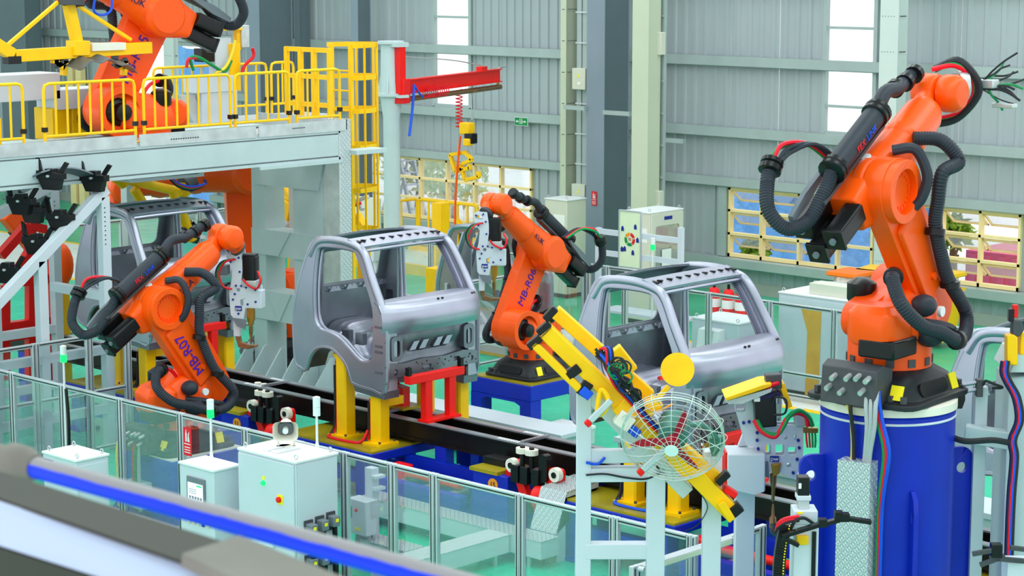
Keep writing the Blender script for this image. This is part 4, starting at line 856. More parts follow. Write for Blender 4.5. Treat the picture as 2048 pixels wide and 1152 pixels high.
for ya in (0, GY0-GY1):     # two leg frames, one at each end
    lg = MB(); n = 'leg_frame'
    for xa, xb in ((x0+.0, x0+.30), (-1.0, -.36)):
        lg.bx(xa, ya-.04, .2, xb, ya+.34, 3.64)
    fo = obj(n, lg, 'pale_green', g)
    b = MB(); b.prism([(x0, 3.64), (-.30, 3.64), (-.44, 3.16), (x0+.12, 3.16)], ya-.06, ya+.02); obj('haunch', b, 'pale_green', fo)
    for za, zb in ((2.12, 2.5), (1.14, 1.58)):
        b = MB(); b.bx(x0, ya-.06, za, -.36, ya+.3, zb); b.prism([(x0+.35, zb), (x0+.9, zb), (x0+.62, za-.0)], ya-.075, ya-.055); obj('cross_beam', b, 'pale_green', fo)
    obj('base_beam', MB().bx(x0-.3, ya-.2, .176, .2, ya+.5, .24), 'pale_green', fo)
    for k in range(7):
        xx = x0-.05+k*.37; obj('gusset', MB().prism([(ya-.55, .22), (ya-.05, .22), (ya-.05, .76), (ya-.12, .76)], xx, xx+.03, 'x'), 'pale_green', fo)
    obj('base_plate', MB().bx(x0-.3, ya-.6, .176, .2, ya-.2, .22), 'pale_green', fo)
# railings
def rail_panel(label, p, q, z0, z1, m='rail_yellow', nb=None, group='yellow deck railings', r=.021, name='railing_panel', foot=True, mids=()):
    p, q = V((p[0], p[1], 0)), V((q[0], q[1], 0)); d = (q-p); Ln = d.length; t = thing(name, label, 'railing', (p.x, p.y, z0), math.atan2(d.y, d.x), group); h = z1-z0
    obj('frame_tube', MB().tube([(0, 0, .0), (0, 0, h-.08), (.02, 0, h-.02), (.08, 0, h), (Ln-.08, 0, h), (Ln-.02, 0, h-.02), (Ln, 0, h-.08), (Ln, 0, 0)], r, 8, smooth=False), m, t)
    obj('lower_rail', MB().cyl((0, 0, .16), (Ln, 0, .16), r*.9, n=8), m, t)
    for z in mids: obj('mid_rail', MB().cyl((0, 0, z), (Ln, 0, z), r*.9, n=8), m, t)
    nb = nb or max(2, round(Ln/.19)); 
    for k in range(1, nb): obj('bar', MB().cyl((Ln*k/nb, 0, .16), (Ln*k/nb, 0, h), r*.75, n=8), m, t)
    if foot:
        for x in (0, Ln): obj('foot', MB().bx(x-.06, -.06, 0, x+.06, .06, .012), m, t)
        for x in (.0, Ln): obj('clip', MB().bx(x-.03, -.03, .22, x+.03, .03, .28), 'gloss_black', t)
    return t
ys = [(15.05, 16.44), (16.58, 18.02), (18.10, 19.06), (19.20, 20.0)]
nm = ['next to the robot marked MB-R05', 'in front of the welding head', 'third along the front edge', 'at the right corner']
for (a, b), n_ in zip(ys, nm): rail_panel('yellow tube railing panel on the deck edge, '+n_, (-22.39*SK, a*SK), (-22.39*SK, b*SK), DK+.06, 4.88)
rail_panel('yellow tube railing panel on the deck at the left picture edge', (-22.39*SK, 13.5), (-22.39*SK, 15.15), DK+.06, 4.9)
for k, (a, b) in enumerate(((18.85, 20.1), (20.2, 21.0), (21.1, 21.55))): rail_panel('yellow railing panel on the far side of the deck, '+['behind the welding head', 'middle', 'next to the dark column'][k], (-25.2*SK, a*SK), (-25.2*SK, b*SK), DK+.03, 4.83, group='far deck railings')
ft = thing('far_deck', 'far strip of the raised deck behind the railing', 'platform', (-25.2, 19.55, 0)); obj('plate', MB().bx(-.85, -1.0, 3.88, 0, 2.85, DK+.03), 'tread', ft)
for y in (-.8, 2.5): obj('post', MB().bx(-.75, y, 0, -.6, y+.15, 3.88), 'pale_green', ft)
# ladder with safety cage at the end of the deck
lc = thing('caged_ladder', 'yellow ladder with hooped safety cage at the end of the deck', 'ladder', (-23.12*SK, 20.68*SK, 0), 0)
for x in (-.22, .22): obj('stringer', MB().bx(x-.03, -.02, .0, x+.03, .04, 5.2), 'rail_yellow', lc)
for k in range(16): obj('rung', MB().cyl((-.22, .01, .3+k*.3), (.22, .01, .3+k*.3), .014, n=8), 'rail_yellow', lc)
for z in (2.35, 3.0, 3.65, 4.2, 4.7, 5.18):
    pts = [(-.22, .0, z)]+[(-.36*math.cos(R(a)), .05+.62*math.sin(R(a)), z) for a in range(0, 181, 20)]+[(.22, 0, z)]; b = MB()
    for p, q in zip(pts, pts[1:]): b.beam(p, q, .012, .07)
    obj('hoop', b, 'rail_yellow', lc)
for a in (10, 50, 90, 130, 170): obj('cage_bar', MB().bx(-.36*math.cos(R(a))-.02, .05+.61*math.sin(R(a)), 2.3, -.36*math.cos(R(a))+.02, .06+.62*math.sin(R(a)), 5.2), 'rail_yellow', lc)
gp = thing('deck_gate', 'yellow square-tube gate frame at the end of the deck', 'railing', (-23.95*SK, 20.3*SK, DK+.08), 0)
for x in (0, .32, .62, .98): obj('post', MB().bx(x, 0, 0, x+.07, .06, 1.08), 'rail_yellow', gp)
for z in (.2, .62, 1.02): obj('bar', MB().bx(0, .01, z, 1.0, .05, z+.07), 'rail_yellow', gp)
obj('sole_plate', MB().bx(-.1, -.12, -.03, 1.1, .12, 0), 'rail_yellow', gp)
# robots at the deck
A5 = at(222, 222, X=-24.1)
R5 = robot('industrial_robot', 'orange robot marked MB-R05 standing on the deck', (A5.x+.064, A5.y+.457, A5.z-.891), -98, -30, 24, 1.32, 'MB-R05', 1, a5=-70)
R4 = robot('industrial_robot', 'big orange robot standing under the deck behind the dark cab', (-25.23, 21.53, .18), -120, 2, -8, 1.66, None, 1, maker=False, hoses=False, dress=False, a5=-60)
obj('body', MB().bx(-.62, -.58, 0, .62, .6, .18), 'blue', thing('robot_plinth', 'blue plinth of the big robot under the deck', 'plinth', (-25.23, 21.53, 0)), .01)
t = thing('robot_plinth', 'pale plinth between the deck beams under the robot marked MB-R05', 'plinth', (A5.x+.064, A5.y+.457, A5.z-.941)); obj('slab', MB().bx(-.66, -.62, 0, .60, .62, .05), 'pale_green', t)
# yellow frame gripper carried by the deck robot
gr = thing('frame_gripper', 'yellow beam gripper hanging from the robot marked MB-R05', 'gripper', (0, 0, 0)); gx = -23.85
P = lambda x, y: at(x, y, X=gx)
def ybeam(a, b, w=.12, h=.16, n='beam', m='yellow'): return obj(n, MB().beam(P(*a), P(*b), w, h), m, gr, .008)
ybeam((28, 112), (300, 95)); ybeam((25, 110), (-60, 55)); ybeam((137, 8), (157, 100), .12, .14, 'upright'); ybeam((116, 4), (12, 93), .05, .05, 'brace'); ybeam((150, 8), (262, 80), .05, .05, 'brace')
ybeam((140, 96), (172, 96), .2, .2, 'joint_block'); obj('end_cap', MB().box(P(24, 120), (.14, .2, .1)), 'gloss_black', gr); obj('mount', MB().cyl(P(140, 10), P(140, -14), .2, n=16), 'cast', gr)
for k, mm in enumerate(('hose_red', 'hose_red', 'black')): obj('hose', MB().tube([P(115, -4+k*3), P(140, 6+k*2), P(165, 5+k*2), P(180, -8)], .03, 7), mm, gr)
obj('coil_hose', MB().tube([P(190, -5), P(188, 22), P(205, 30), P(222, 20), P(224, -8)], .018, 7), 'hose_blue', gr); obj('control_box', MB().box(P(210, 93), (.2, .55, .1)), 'ivory', gr)
for k, x in enumerate((118, 238)):
    for j in range(4): obj('clamp_finger', MB().box(P(x+j*6-8, 118+6*(j % 2)+j*4), (.08, .07, .2), Matrix.Rotation(j, 3, 'X')), ('cast', 'yellow')[j % 2], gr)
pn = tag(obj('body_panel', MB().sheet(lambda u, v: P(125+120*u, 139-28*math.sin(PI*(.12+.8*u))+v*10+4*math.sin(u*20))+V((.35*v, 0, 0)), 24, 4, .012), 'dark_steel'), 'curved grey body panel clamped below the yellow gripper on the deck', 'panel')
# pale box beams and yellow pillars on the deck at the left
bm_ = thing('box_beam_frame', 'pale box beams on yellow pillars behind the deck robot', 'frame', (-25.0, 15.2, 0))
for i, (a, b, z0_, z1_) in enumerate(((at(-40, 165, X=-25.2), at(92, 165, X=-25.2), 4.55, 4.9), (at(60, 190, X=-25.5), at(215, 185, X=-25.5), 4.40, 4.66))):
    obj('beam', MB().bx(-.35, a.y-15.2, z0_-.02, .15, b.y-15.2, z1_), 'white_steel', bm_, .01)
for y in (at(110, 200, X=-25).y, at(150, 200, X=-25).y): obj('pillar', MB().bx(-.35, y-15.2-.12, DZ-.1, .1, y-15.2+.12, 4.40), 'yellow', bm_, .01)
obj('support', MB().bx(-.6, -2.2, 3.85, .5, 1.6, DZ-.1), 'pale_green', bm_); obj('support_leg', MB().bx(-.2, .2, 0, .0, .4, 3.85), 'pale_green', bm_)
ob = thing('hose_stand', 'yellow block with pale hose loop at the left end of the deck', 'machine', (-23.6, 14.6, DK+.05)); obj('block', MB().bx(-.25, -.6, 0, .25, .45, .42), 'yellow', ob, .02); obj('tank', MB().cyl((0, -.1, .42), (0, -.1, .80), .13, n=16), 'white_steel', ob)
obj('hose', MB().tube([(0, .05, .72), (.05, .3, .74), (.05, .45, .5), (.05, .3, .25), (.05, -.1, .12)], .04, 9), 'ivory', ob); obj('valve', MB().bx(-.1, .0, .68, .1, .12, .8), 'cast', ob)
# welding head on the deck behind the railing
wh = thing('welding_head', 'white deck welding head with yellow post and black motor', 'machine', (-25.5, 19.9, DK+.03)); Q = lambda x, y: at(x, y, X=-25.5)-V((-25.5, 19.9, DK+.03))
def qbox(x0_, y0_, x1_, y1_, d, n, m, bev=.008):
    a, b = Q(x0_, y1_), Q(x1_, y0_); return obj(n, MB().bx(-d/2, a.y, a.z, d/2, b.y, b.z), m, wh, bev)
qbox(393, 178, 462, 268, .3, 'stand', 'white_steel'); qbox(380, 150, 455, 186, .34, 'housing', 'white_steel'); qbox(424, 75, 456, 150, .16, 'upper_plate', 'white_steel'); qbox(396, 96, 421, 124, .2, 'motor', 'gloss_black'); qbox(394, 155, 424, 183, .3, 'servo', 'gloss_black')
qbox(452, 86, 472, 182, .2, 'yellow_post', 'yellow'); qbox(414, 55, 475, 62, .25, 'roof', 'yellow'); qbox(470, 55, 478, 100, .1, 'roof_side', 'yellow'); qbox(477, 50, 492, 95, .16, 'cylinder', 'zinc')
for k, (mm, pts) in enumerate((('hose_green', [(372, 140), (366, 115), (385, 115), (410, 130), (435, 142), (448, 120)]), ('hose_yellow', [(456, 80), (448, 110), (435, 135), (415, 146)]), ('hose_red', [(490, 95), (492, 112), (475, 130), (468, 148)]), ('hose_red', [(358, 135), (362, 118), (378, 114)]))):
    obj('hose', MB().tube([Q(*p)+V((.18, 0, 0)) for p in pts], .025, 7), mm, wh)
obj('nozzle', MB().prism([(Q(355, 190).y, Q(355, 190).z), (Q(385, 190).y, Q(385, 190).z), (Q(400, 240).y, Q(400, 240).z), (Q(385, 250).y, Q(385, 250).z)], -.06, .06, 'x'), 'zinc', wh)
# ---------------------------------------------------------------- white triangular racks with black clamps (left)
def rack(label, X, pts_top, low, zbase, w=.13):
    """upright at the back, sloping rail down to the front, shorter upright below its middle"""
    t = thing('clamp_rack', label, 'rack', (X, pts_top.y, 0)); y0_ = 0; zt = pts_top.z; yl = low.y-pts_top.y; zl = low.z; sl = (zt-zl)/(-yl)
    obj('rear_post', MB().bx(-w/2, -w/2, 0, w/2, w/2, zt-.1), 'white_steel', t, .006); yy = yl-.25; zz = zt+sl*yy*1.0
    obj('sloping_rail', MB().beam((0, .04, zt), (0, yy, zt+sl*yy), w, w), 'white_steel', t, .006)
    for y in (-1.0, -1.75): obj('front_post', MB().bx(-w/2, y-w/2, 0, w/2, y+w/2, zt+sl*y-.05), 'white_steel', t, .006)
    for z in (.55, 1.35): obj('tie', MB().bx(-w/2+.01, -1.8, z-.06, w/2-.01, 0, z+.06), 'white_steel', t, .006)
    hb = MB()
    for k in range(9): hb.bx(w/2-.001, -.03, zt-.25-k*.06, w/2+.004, -.015, zt-.235-k*.06)
    stuff(obj('punch_hole', hb, 'alu_dark', t)); return t, zt, sl
def black_clamp(label, loc, s=1.0):
    t = thing('toggle_clamp', label, 'clamp', loc, R(20), 'black toggle clamps on the white racks'); t.scale = (s*1.5, s, s)
    obj('foot', MB().prism([(-.13, 0), (.13, 0), (.10, -.16), (-.08, -.16)], -.06, .06), 'gloss_black', t); obj('body', MB().prism([(-.15, 0), (.16, 0), (.16, .10), (.06, .10), (.06, .16), (-.04, .16), (-.06, .10), (-.15, .13)], -.07, .07), 'gloss_black', t, .008)
    obj('horn', MB().prism([(-.15, .1), (-.10, .1), (-.13, .30), (-.17, .34)], -.02, .02), 'gloss_black', t); obj('arm', MB().beam((.12, 0, .1), (.20, 0, .26), .04, .05), 'gloss_black', t); obj('pin', MB().cyl((0, -.09, .05), (0, .09, .05), .02, n=8), 'zinc', t)
rk1, zt, sl = rack('white triangular steel rack in front of the dark cab', -22.8, at(205, 378, X=-22.8), at(0, 600, X=-22.8), 0)
rk2, zt2, sl2 = rack('second white triangular rack behind the first at the left', -24.62, at(105, 367, X=-24.62), at(0, 425, X=-24.62), 0)
obj('spacer', MB().bx(-1.2, -.06, 2.0, 0, .06, 2.12), 'white_steel', rk1, .006); obj('spacer', MB().bx(-1.2, -1.8, .5, 0, -1.7, .62), 'white_steel', rk1, .006)
for k, (px, py, X_, w_) in enumerate(((102, 358, -22.8, 'on top of the rear rack'), (188, 362, -22.8, 'on top of the front rack'), (42, 408, -23.2, 'halfway down the rear rack'), (120, 440, -22.9, 'halfway down the front rack'), (72, 488, -23.2, 'above the red frame'), (15, 545, -23.2, 'low at the left edge'), (66, 425, -23.6, 'between the two racks'))):
    black_clamp('black toggle clamp '+w_, at(px, py, X=X_), .85)
pts = [at(82, 340, X=-22.75), at(204, 352, X=-22.75)]
pn = tag(obj('body_panel', MB().sheet(lambda u, v: pts[0].lerp(pts[1], u)+V((-.2*v, 0, .10*math.sin(PI*u)-.02-.07*v)), 16, 3, .02), 'dark_steel'), 'arched dark panel resting on the two topmost black clamps', 'panel')
# red frame at the left
rf = thing('red_rack', 'bright red steel frame behind the white rack at the left', 'frame', (-25.1, 15.6, 0)); S = lambda x, y: at(x, y, X=-25.1)-V((-25.1, 15.6, 0))
def rbeam(a, b, w=.14, h=.12, dx=0): return obj('beam', MB().beam(S(*a)+V((dx, 0, 0)), S(*b)+V((dx, 0, 0)), w, h), 'red', rf, .006)
rbeam((0, 512), (55, 450)); rbeam((55, 450), (105, 462)); rbeam((105, 455), (105, 760)); rbeam((60, 455), (60, 520)); rbeam((8, 570), (8, 760)); rbeam((62, 540), (62, 760)); rbeam((0, 655), (108, 640)); rbeam((0, 676), (108, 660)); rbeam((30, 565), (108, 555)); rbeam((0, 600), (62, 500)); rbeam((62, 520), (105, 480))
ol = thing('machine_cover', 'orange rounded machine cover beside the red frame', 'machine', at(118, 528, X=-25.9)); obj('cover', MB().ball((0, 0, 0), (.3, .16, .34), 16, 10), 'orange', ol); obj('base', MB().bx(-.1, -.1, -1.9, .1, .1, -.2), 'yellow', ol)
t = thing('robot_stub', 'orange machine arm seen between the racks at the left', 'machine', at(48, 448, X=-26.4)); obj('arm', MB().beam((0, .25, -.45), (0, -.3, .2), .22, .26), 'orange', t, .03); obj('arm_band', MB().beam((0, .0, -.15), (0, -.1, -.03), .24, .28), 'gloss_black', t); obj('stand', MB().bx(-.12, .15, -2.6, .12, .4, -.4), 'yellow', t, .01)
# ================================================================ fences and cabinets
FT = 1.46
def fence(label, pts, zt=FT, zmid=.42, zb=.09, dbl=True, name='safety_fence', z0=0, pane='fence_glass'):
    t = thing(name, label, 'fence', (pts[0][0], pts[0][1], z0)); o = V((pts[0][0], pts[0][1], 0)); zt -= z0; zmid -= z0; zb -= z0
    P = [V((p[0], p[1], 0))-o for p in pts]
    def prof(p, q, w=.05): return MB().beam(p, q, w, w)
    for p, q in zip(P, P[1:]):
        d = (q-p).normalized(); a, b = p+d*.06, q-d*.06; n = V((-d.y, d.x, 0))
        for z in (zt-.03, zmid, zb):
            r = obj('rail', MB().beam(a+EZ*z, b+EZ*z, .05, .055), 'alu', t, .006)
            g_ = MB(); g_.beam(a+EZ*z-n*.0255, b+EZ*z-n*.0255, .004, .014); g_.beam(a+EZ*z+n*.0255, b+EZ*z+n*.0255, .004, .014); obj('groove', g_, 'alu_dark', r)
        for u, v in ((zmid, zt-.03), (zb, zmid)): obj('pane', MB().add([a+EZ*(u+.03), b+EZ*(u+.03), b+EZ*(v-.03), a+EZ*(v-.03), a+EZ*(u+.03)+n*.006, b+EZ*(u+.03)+n*.006, b+EZ*(v-.03)+n*.006, a+EZ*(v-.03)+n*.006], [(0, 1, 2, 3), (7, 6, 5, 4), (0, 4, 5, 1), (1, 5, 6, 2), (2, 6, 7, 3), (3, 7, 4, 0)]), pane, t)
    for i, p in enumerate(P):
        d = (P[min(i+1, len(P)-1)]-P[max(i-1, 0)]).normalized(); n = V((-d.y, d.x, 0))
        for s in (-.028, .028):
            po = obj('post', MB().beam(p+d*s, p+d*s+EZ*zt, .05, .05, d), 'alu', t, .006)
            g_ = MB(); g_.beam(p+d*s-n*.0255+EZ*.02, p+d*s-n*.0255+EZ*(zt-.02), .004, .014, n); g_.beam(p+d*s+n*.0255+EZ*.02, p+d*s+n*.0255+EZ*(zt-.02), .004, .014, n); obj('groove', g_, 'alu_dark', po)
        if z0 == 0: obj('foot', MB().box(p+EZ*.006, (.2, .2, .012)), 'alu', t)
    return t
FY = 14.12
def fx(px): return at(px, 738+.239*px, Y=FY).x
fence('clear panel safety fence with aluminium posts across the front', [(-23.3, FY)]+[(fx(p), FY) for p in (24, 125, 241, 362, 492, 600, 690, 785, 869, 1041, 1230, 1385)])
fence('clear panel fence running back from the front fence at the left', [(-22.6, FY+.12), (-22.6, 14.93), (-22.6, 15.75), (-22.6, 16.36)], zt=1.62, zmid=.85)
fence('short clear panel gate at the right end of the front fence', [(-10.98, 13.05), (-10.98, FY), (-10.98, 14.8)])
tr = thing('gate_track', 'white aluminium track along the gate top in front of the blue track', 'rail', (-10.86, 12.98, FT)); obj('bar', MB().beam((0, .05, .0), (0, 1.25, .0), .05, .06), 'alu', tr, .006); obj('face', MB().bx(.025, .1, -.02, .029, 1.2, .02), 'poster_green', tr); obj('roller', MB().cyl((-.03, .02, .0), (.03, .02, .0), .025, n=10), 'zinc', tr)
# rear fences
ry = at(1541, 601, Z=FT).y
fence('clear panel safety fence behind the cab near the fan', [(at(p, 601+.14*(p-1541), Y=ry).x, ry) for p in (1250, 1418, 1541, 1670, 1800, 1925, 2060)])
c0 = at(1169, 525, Z=FT); c1 = at(1071, 541, Z=FT); c2 = at(960, 556, Z=FT)
fence('clear panel fence behind the robot marked MB-R06', [(c0.x, c2.y-.3), (c0.x, (c1.y+c2.y)/2), (c0.x, c1.y), (c0.x, c0.y)])
c3 = at(1215, 531, Z=FT)
fence('clear panel fence behind the board with the circular diagram', [(c0.x+.08, c0.y), (c3.x, c0.y), (c3.x+1.5, c0.y)])
d0 = at(885, 487, Z=FT); d1 = at(938, 495, Z=FT); d2 = at(824, 464, Z=FT)
fence('clear panel fence seen through the windscreen of the middle cab', [(d0.x-1.2, d0.y), (d0.x-.3, d0.y), (d1.x, d0.y), (d1.x+1.4, d0.y)])
e0 = at(895, 566, Z=1.1); e1 = at(965, 556, Z=1.1)
fence('low clear panel gate right of the yellow posts', [(e0.x, e0.y), (e0.x, e1.y)], zt=1.1)
fence('clear panel fence behind the white racks under the deck', [(-28.5, 19.0), (-28.5, 20.6), (-28.5, 22.2), (-28.5, 23.8)], zt=2.2)
# fire sign and yellow note on the front fence
x_ = fx(375); fire_sign('red fire notice on the front fence post', (x_+.05, FY-.05, 1.16), 0, .14, .32)
q = at(390, 884, Y=14.25)
# ---------------------------------------------------------------- cabinets in front of the fence
def cabinet(name, label, x0, y0, x1, y1, h, m='cabinet', plinth=True, eye=True, group=None):
    t = thing(name, label, 'cabinet', ((x0+x1)/2, (y0+y1)/2, 0), 0, group); w, d = (x1-x0)/2, (y1-y0)/2
    obj('body', MB().bx(-w, -d, .08, w, d, h-.03), m, t, .008); obj('plinth', MB().bx(-w+.02, -d+.02, 0, w-.02, d-.02, .08), 'alu_dark', t); obj('roof', MB().bx(-w-.012, -d-.012, h-.03, w+.012, d+.012, h), 'white', t, .008)
    if eye:
        for a in (-w+.05, w-.05):
            for b in (-d+.05, d-.05): obj('lifting_eye', MB().tube([(a+.025*math.cos(R(k)), b, h+.028+.025*math.sin(R(k))) for k in range(0, 360, 40)], .007, 5, smooth=False, closed=True), 'zinc', t)
    return t, w, d
def light_tower(label, loc, h, base=True, lit=True):
    t = thing('signal_lamp', label, 'signal lamp', loc); obj('pole', MB().cyl((0, 0, 0), (0, 0, h), .013, n=10), 'white', t); obj('foot', MB().lathe([(.05, 0), (.05, .015), (.02, .05), (.016, .1)], n=14), 'white', t)
    if lit: obj('lens', MB().cyl((0, 0, h), (0, 0, h+.09), .038, n=16), 'lamp_green', t)
    else: obj('lens', MB().cyl((0, 0, h), (0, 0, h+.09), .038, n=16), 'lamp_clear', t)
    obj('lens', MB().cyl((0, 0, h+.092), (0, 0, h+.18), .038, n=16), 'lamp_clear', t); obj('cap', MB().lathe([(.039, 0), (.039, .012), (.02, .02)], (0, 0, h+.18), n=16), 'white', t); return t
bx0, bx1, by0, by1, BH = -16.61, -15.71, 13.38, 13.94, 1.5
bc, w_, d_ = cabinet('control_cabinet', 'tall pale control cabinet with horn speaker on top and black plugs', bx0, by0, bx1, by1, BH)
dr = obj('door', MB().bx(-w_+.015, -d_-.02, .1, w_-.015, -d_, BH-.045), 'cabinet', bc, .004); obj('lamp', MB().lathe([(.028, 0), (.028, .012), (.018, .03)], (-.03, -d_-.02, 1.20), (0, -1, 0), 14), 'lamp_green', dr); obj('lamp_label', MB().bx(-.05, -d_-.024, 1.235, -.01, -d_-.019, 1.27), 'sign_yellow', dr)
obj('switch_plate', MB().bx(.19, -d_-.025, 1.02, .27, -d_-.019, 1.12), 'sign_yellow', dr); obj('switch', MB().lathe([(.03, 0), (.03, .03), (.02, .035)], (.22, -d_-.02, 1.07), (0, -1, 0), 12), 'red', dr); obj('document_pocket', MB().bx(-.2, -d_-.05, .55, .13, -d_-.018, .80), 'lamp_clear', dr, .006)
obj('hinge', MB().cyl((w_-.01, -d_-.012, .5), (w_-.01, -d_-.012, .56), .012, n=8), 'zinc', dr)
sp_ = obj('side_panel', MB().bx(w_, -d_+.02, .1, w_+.012, d_-.02, BH-.05), 'cabinet', bc)
for r in range(2):
    for k in range(3):
        y, z = -.14+k*.15, .78-r*.36+k*.015; p = obj('plug', MB().bx(w_+.012, y-.045, z-.05, w_+.12, y+.045, z+.06), 'grey_plastic', sp_, .01); obj('yellow_tag', MB().bx(w_+.121, y-.02, z, w_+.123, y+.02, z+.035), 'sign_yellow', p); obj('socket', MB().bx(w_+.01, y-.055, z-.1, w_+.03, y+.055, z+.09), 'cast', p)
        obj('cable', MB().tube([(w_+.08, y, z-.05), (w_+.085, y, z-.18), (w_+.07, y+.02, .3), (w_+.06, y+.01, .02)], .028, 8), 'gloss_black', sp_)
for dx in (-.12, .02): obj('roof_rib', MB().bx(dx-.05, -.2, BH, dx+.05, .12, BH+.02), 'white', bc, .006)
hs = thing('horn_speaker', 'white horn speaker on the tall control cabinet', 'speaker', (-16.25, 13.72, BH), R(48))
b = MB().loft([[(x, -.02-.22*t_, .22+z) for x, z in rrect(.10+.16*t_, .10+.10*t_, .03+.02*t_, 3)] for t_ in (0, .35, .7, 1)], False); obj('horn', b, 'ivory', hs); obj('driver', MB().lathe([(.05, 0), (.07, .02), (.07, .10), (.04, .14)], (0, -.04, .22), (0, 1, 0), 14), 'ivory', hs); obj('phase_plug', MB().cyl((0, -.23, .22), (0, -.1, .22), .03, n=12), 'white', hs); obj('throat', MB().prism(rrect(.14, .12, .04, 3, 0, .22), -.11, -.1), 'grey_plastic', hs)
for x in (-.08, .08): obj('bracket', MB().beam((x, .0, 0), (x, .0, .22), .03, .02), 'ivory', hs)
obj('base', MB().bx(-.1, -.04, 0, .1, .06, .02), 'ivory', hs)
light_tower('unlit white signal lamp on the tall control cabinet', (-15.86, 13.80, BH), .38, lit=False)
# HMI cabinet
zt_h = at(427, 940, Y=13.2).z; hx0, hx1 = at(359, 926, Y=13.2).x, at(427, 940, Y=13.2).x
hc, w_, d_ = cabinet('operator_cabinet', 'pale operator cabinet with touch screen beside the tall cabinet', hx0, 13.2, hx1, 13.55, zt_h, eye=False)
bz = obj('screen_bezel', MB().bx(-.15, -d_-.02, zt_h-.55, .15, -d_, zt_h-.13), 'grey_plastic', hc, .006); obj('screen', MB().bx(-.125, -d_-.024, zt_h-.49, .125, -d_-.019, zt_h-.19), 'screen', bz); ui = MB()
for k in range(5): ui.bx(-.10+k*.045, -d_-.026, zt_h-.36, -.07+k*.045, -d_-.023, zt_h-.33)
for k in range(3): ui.bx(-.11, -d_-.026, zt_h-.30+k*.02, .02, -d_-.023, zt_h-.295+k*.02)
stuff(obj('screen_print', ui, 'grey_plastic', bz)); obj('status_bar', MB().bx(.02, -d_-.026, zt_h-.22, .11, -d_-.023, zt_h-.205), 'lamp_green', bz)
for k in range(5): obj('push_button', MB().bx(-.16+k*.08, -d_-.012, zt_h-.64, -.125+k*.08, -d_, zt_h-.60), 'sign_yellow' if k != 3 else 'gloss_black', hc)
for z in (.62, .32): obj('latch', MB().bx(w_, -.04, zt_h*z, w_+.05, .04, zt_h*z+.03), 'zinc', hc)
light_tower('signal lamp with green light on the operator cabinet', at(423, 916, Y=13.42).x and (at(423, 918, Y=13.42).x, 13.42, zt_h), .47)
# robot controller
zt_c = 1.06; p0, p1, p2 = at(78, 903, Z=zt_c), at(152, 920, Z=zt_c), at(210, 905, Z=zt_c)
rc, w_, d_ = cabinet('robot_controller', 'white robot controller cabinet with green and orange lamps by the fence', p0.x, p1.y, p1.x, p2.y, zt_c)
for k, mm in enumerate(('lamp_green', 'orange_dot', 'red')): obj('lamp', MB().lathe([(.025, 0), (.025, .01), (.012, .025)], (.0+k*.09, -d_, zt_c-.27), (0, -1, 0), 12), mm, rc)
obj('blue_stripe', MB().bx(-w_+.02, -d_-.003, zt_c-.12, -.12, -d_, zt_c-.08), 'sign_blue', rc); obj('door_handle', MB().tube([(w_, -.08, zt_c-.22), (w_+.04, -.08, zt_c-.22), (w_+.04, .12, zt_c-.22), (w_, .12, zt_c-.22)], .01, 6, smooth=False), 'zinc', rc); obj('side_door', MB().bx(w_, -d_+.03, .12, w_+.012, d_-.03, zt_c-.08), 'cabinet', rc); obj('warning_sign', MB().prism([(-.2, zt_c-.6), (-.12, zt_c-.6), (-.16, zt_c-.53)], -d_-.004, -d_), 'sign_yellow', rc)
q = at(118, 790, Y=13.9); light_tower('signal lamp with green light on a tall pole at the left fence', (q.x, 13.98, .0), at(118, 722, Y=13.98).z-.0); 
cb = MB().tube([(q.x+.03, 13.98, at(120, 775, Y=13.98).z), (q.x+.06, 13.98, 1.1), (q.x+.05, 13.98, .6), (q.x+.05, 13.98, .01)], .02, 7); tag(obj('lamp_cable', cb, 'gloss_black'), 'black cable running down the pole of the left signal lamp', 'cable')
# terminal box behind the fence and cable trays on the floor
q = at(724, 1048, Y=14.75); tb = thing('terminal_box', 'small white switch box with red button behind the fence', 'switch box', (q.x, 14.75, 0))
obj('box', MB().bx(-.15, -.08, .38, .15, .1, .76), 'cabinet', tb, .008); obj('button', MB().lathe([(.02, 0), (.02, .01), (.01, .02)], (.0, -.08, .65), (0, -1, 0), 10), 'red', tb); obj('dark_label', MB().bx(-.13, -.084, .55, -.07, -.079, .68), 'fan_green', tb); obj('hazard_sign', MB().bx(-.02, -.084, .43, .06, -.079, .46), 'sign_yellow', tb); obj('post', MB().bx(-.06, .1, 0, .06, .2, 1.08), 'cabinet', tb, .006); obj('clamp', MB().bx(.06, .08, .85, .14, .22, .88), 'cabinet', tb); obj('clamp', MB().bx(.06, .08, .98, .14, .22, 1.01), 'cabinet', tb)
for k in range(5): obj('conduit', MB().tube([(-.1+k*.05, .02, .38), (-.1+k*.05, .03, .2), (.1+k*.1, .1, .03), (.5+k*.1, .15, .03)], .02, 6), 'hose_grey', tb)
def tray(label, p, q, w, h, z=.12):
    p, q = V((*p, 0)), V((*q, 0)); d = q-p; t = thing('cable_tray', label, 'cable tray', p, math.atan2(d.y, d.x), 'pale cable trays on the floor'); Ln = d.length
    obj('cover', MB().bx(0, -w/2, z+h-.01, Ln, w/2, z+h), 'tread', t); obj('trough', MB().bx(.005, -w/2+.005, z, Ln-.005, w/2-.005, z+h-.012), 'cabinet', t)
    for k in range(max(2, int(Ln/1.1))):
        x = .2+k*(Ln-.4)/max(1, int(Ln/1.1)-1)
        for s in (-1, 1): obj('leg', MB().bx(x-.02, s*(w/2-.03)-.015, 0, x+.02, s*(w/2-.03)+.015, z), 'zinc', t)
T = lambda x, y, z=.32: at(x, y, Z=z)
tray('long pale cable tray along the blue track behind the fence', (-17.6, 16.12), (-14.75, 16.12), .30, .2)
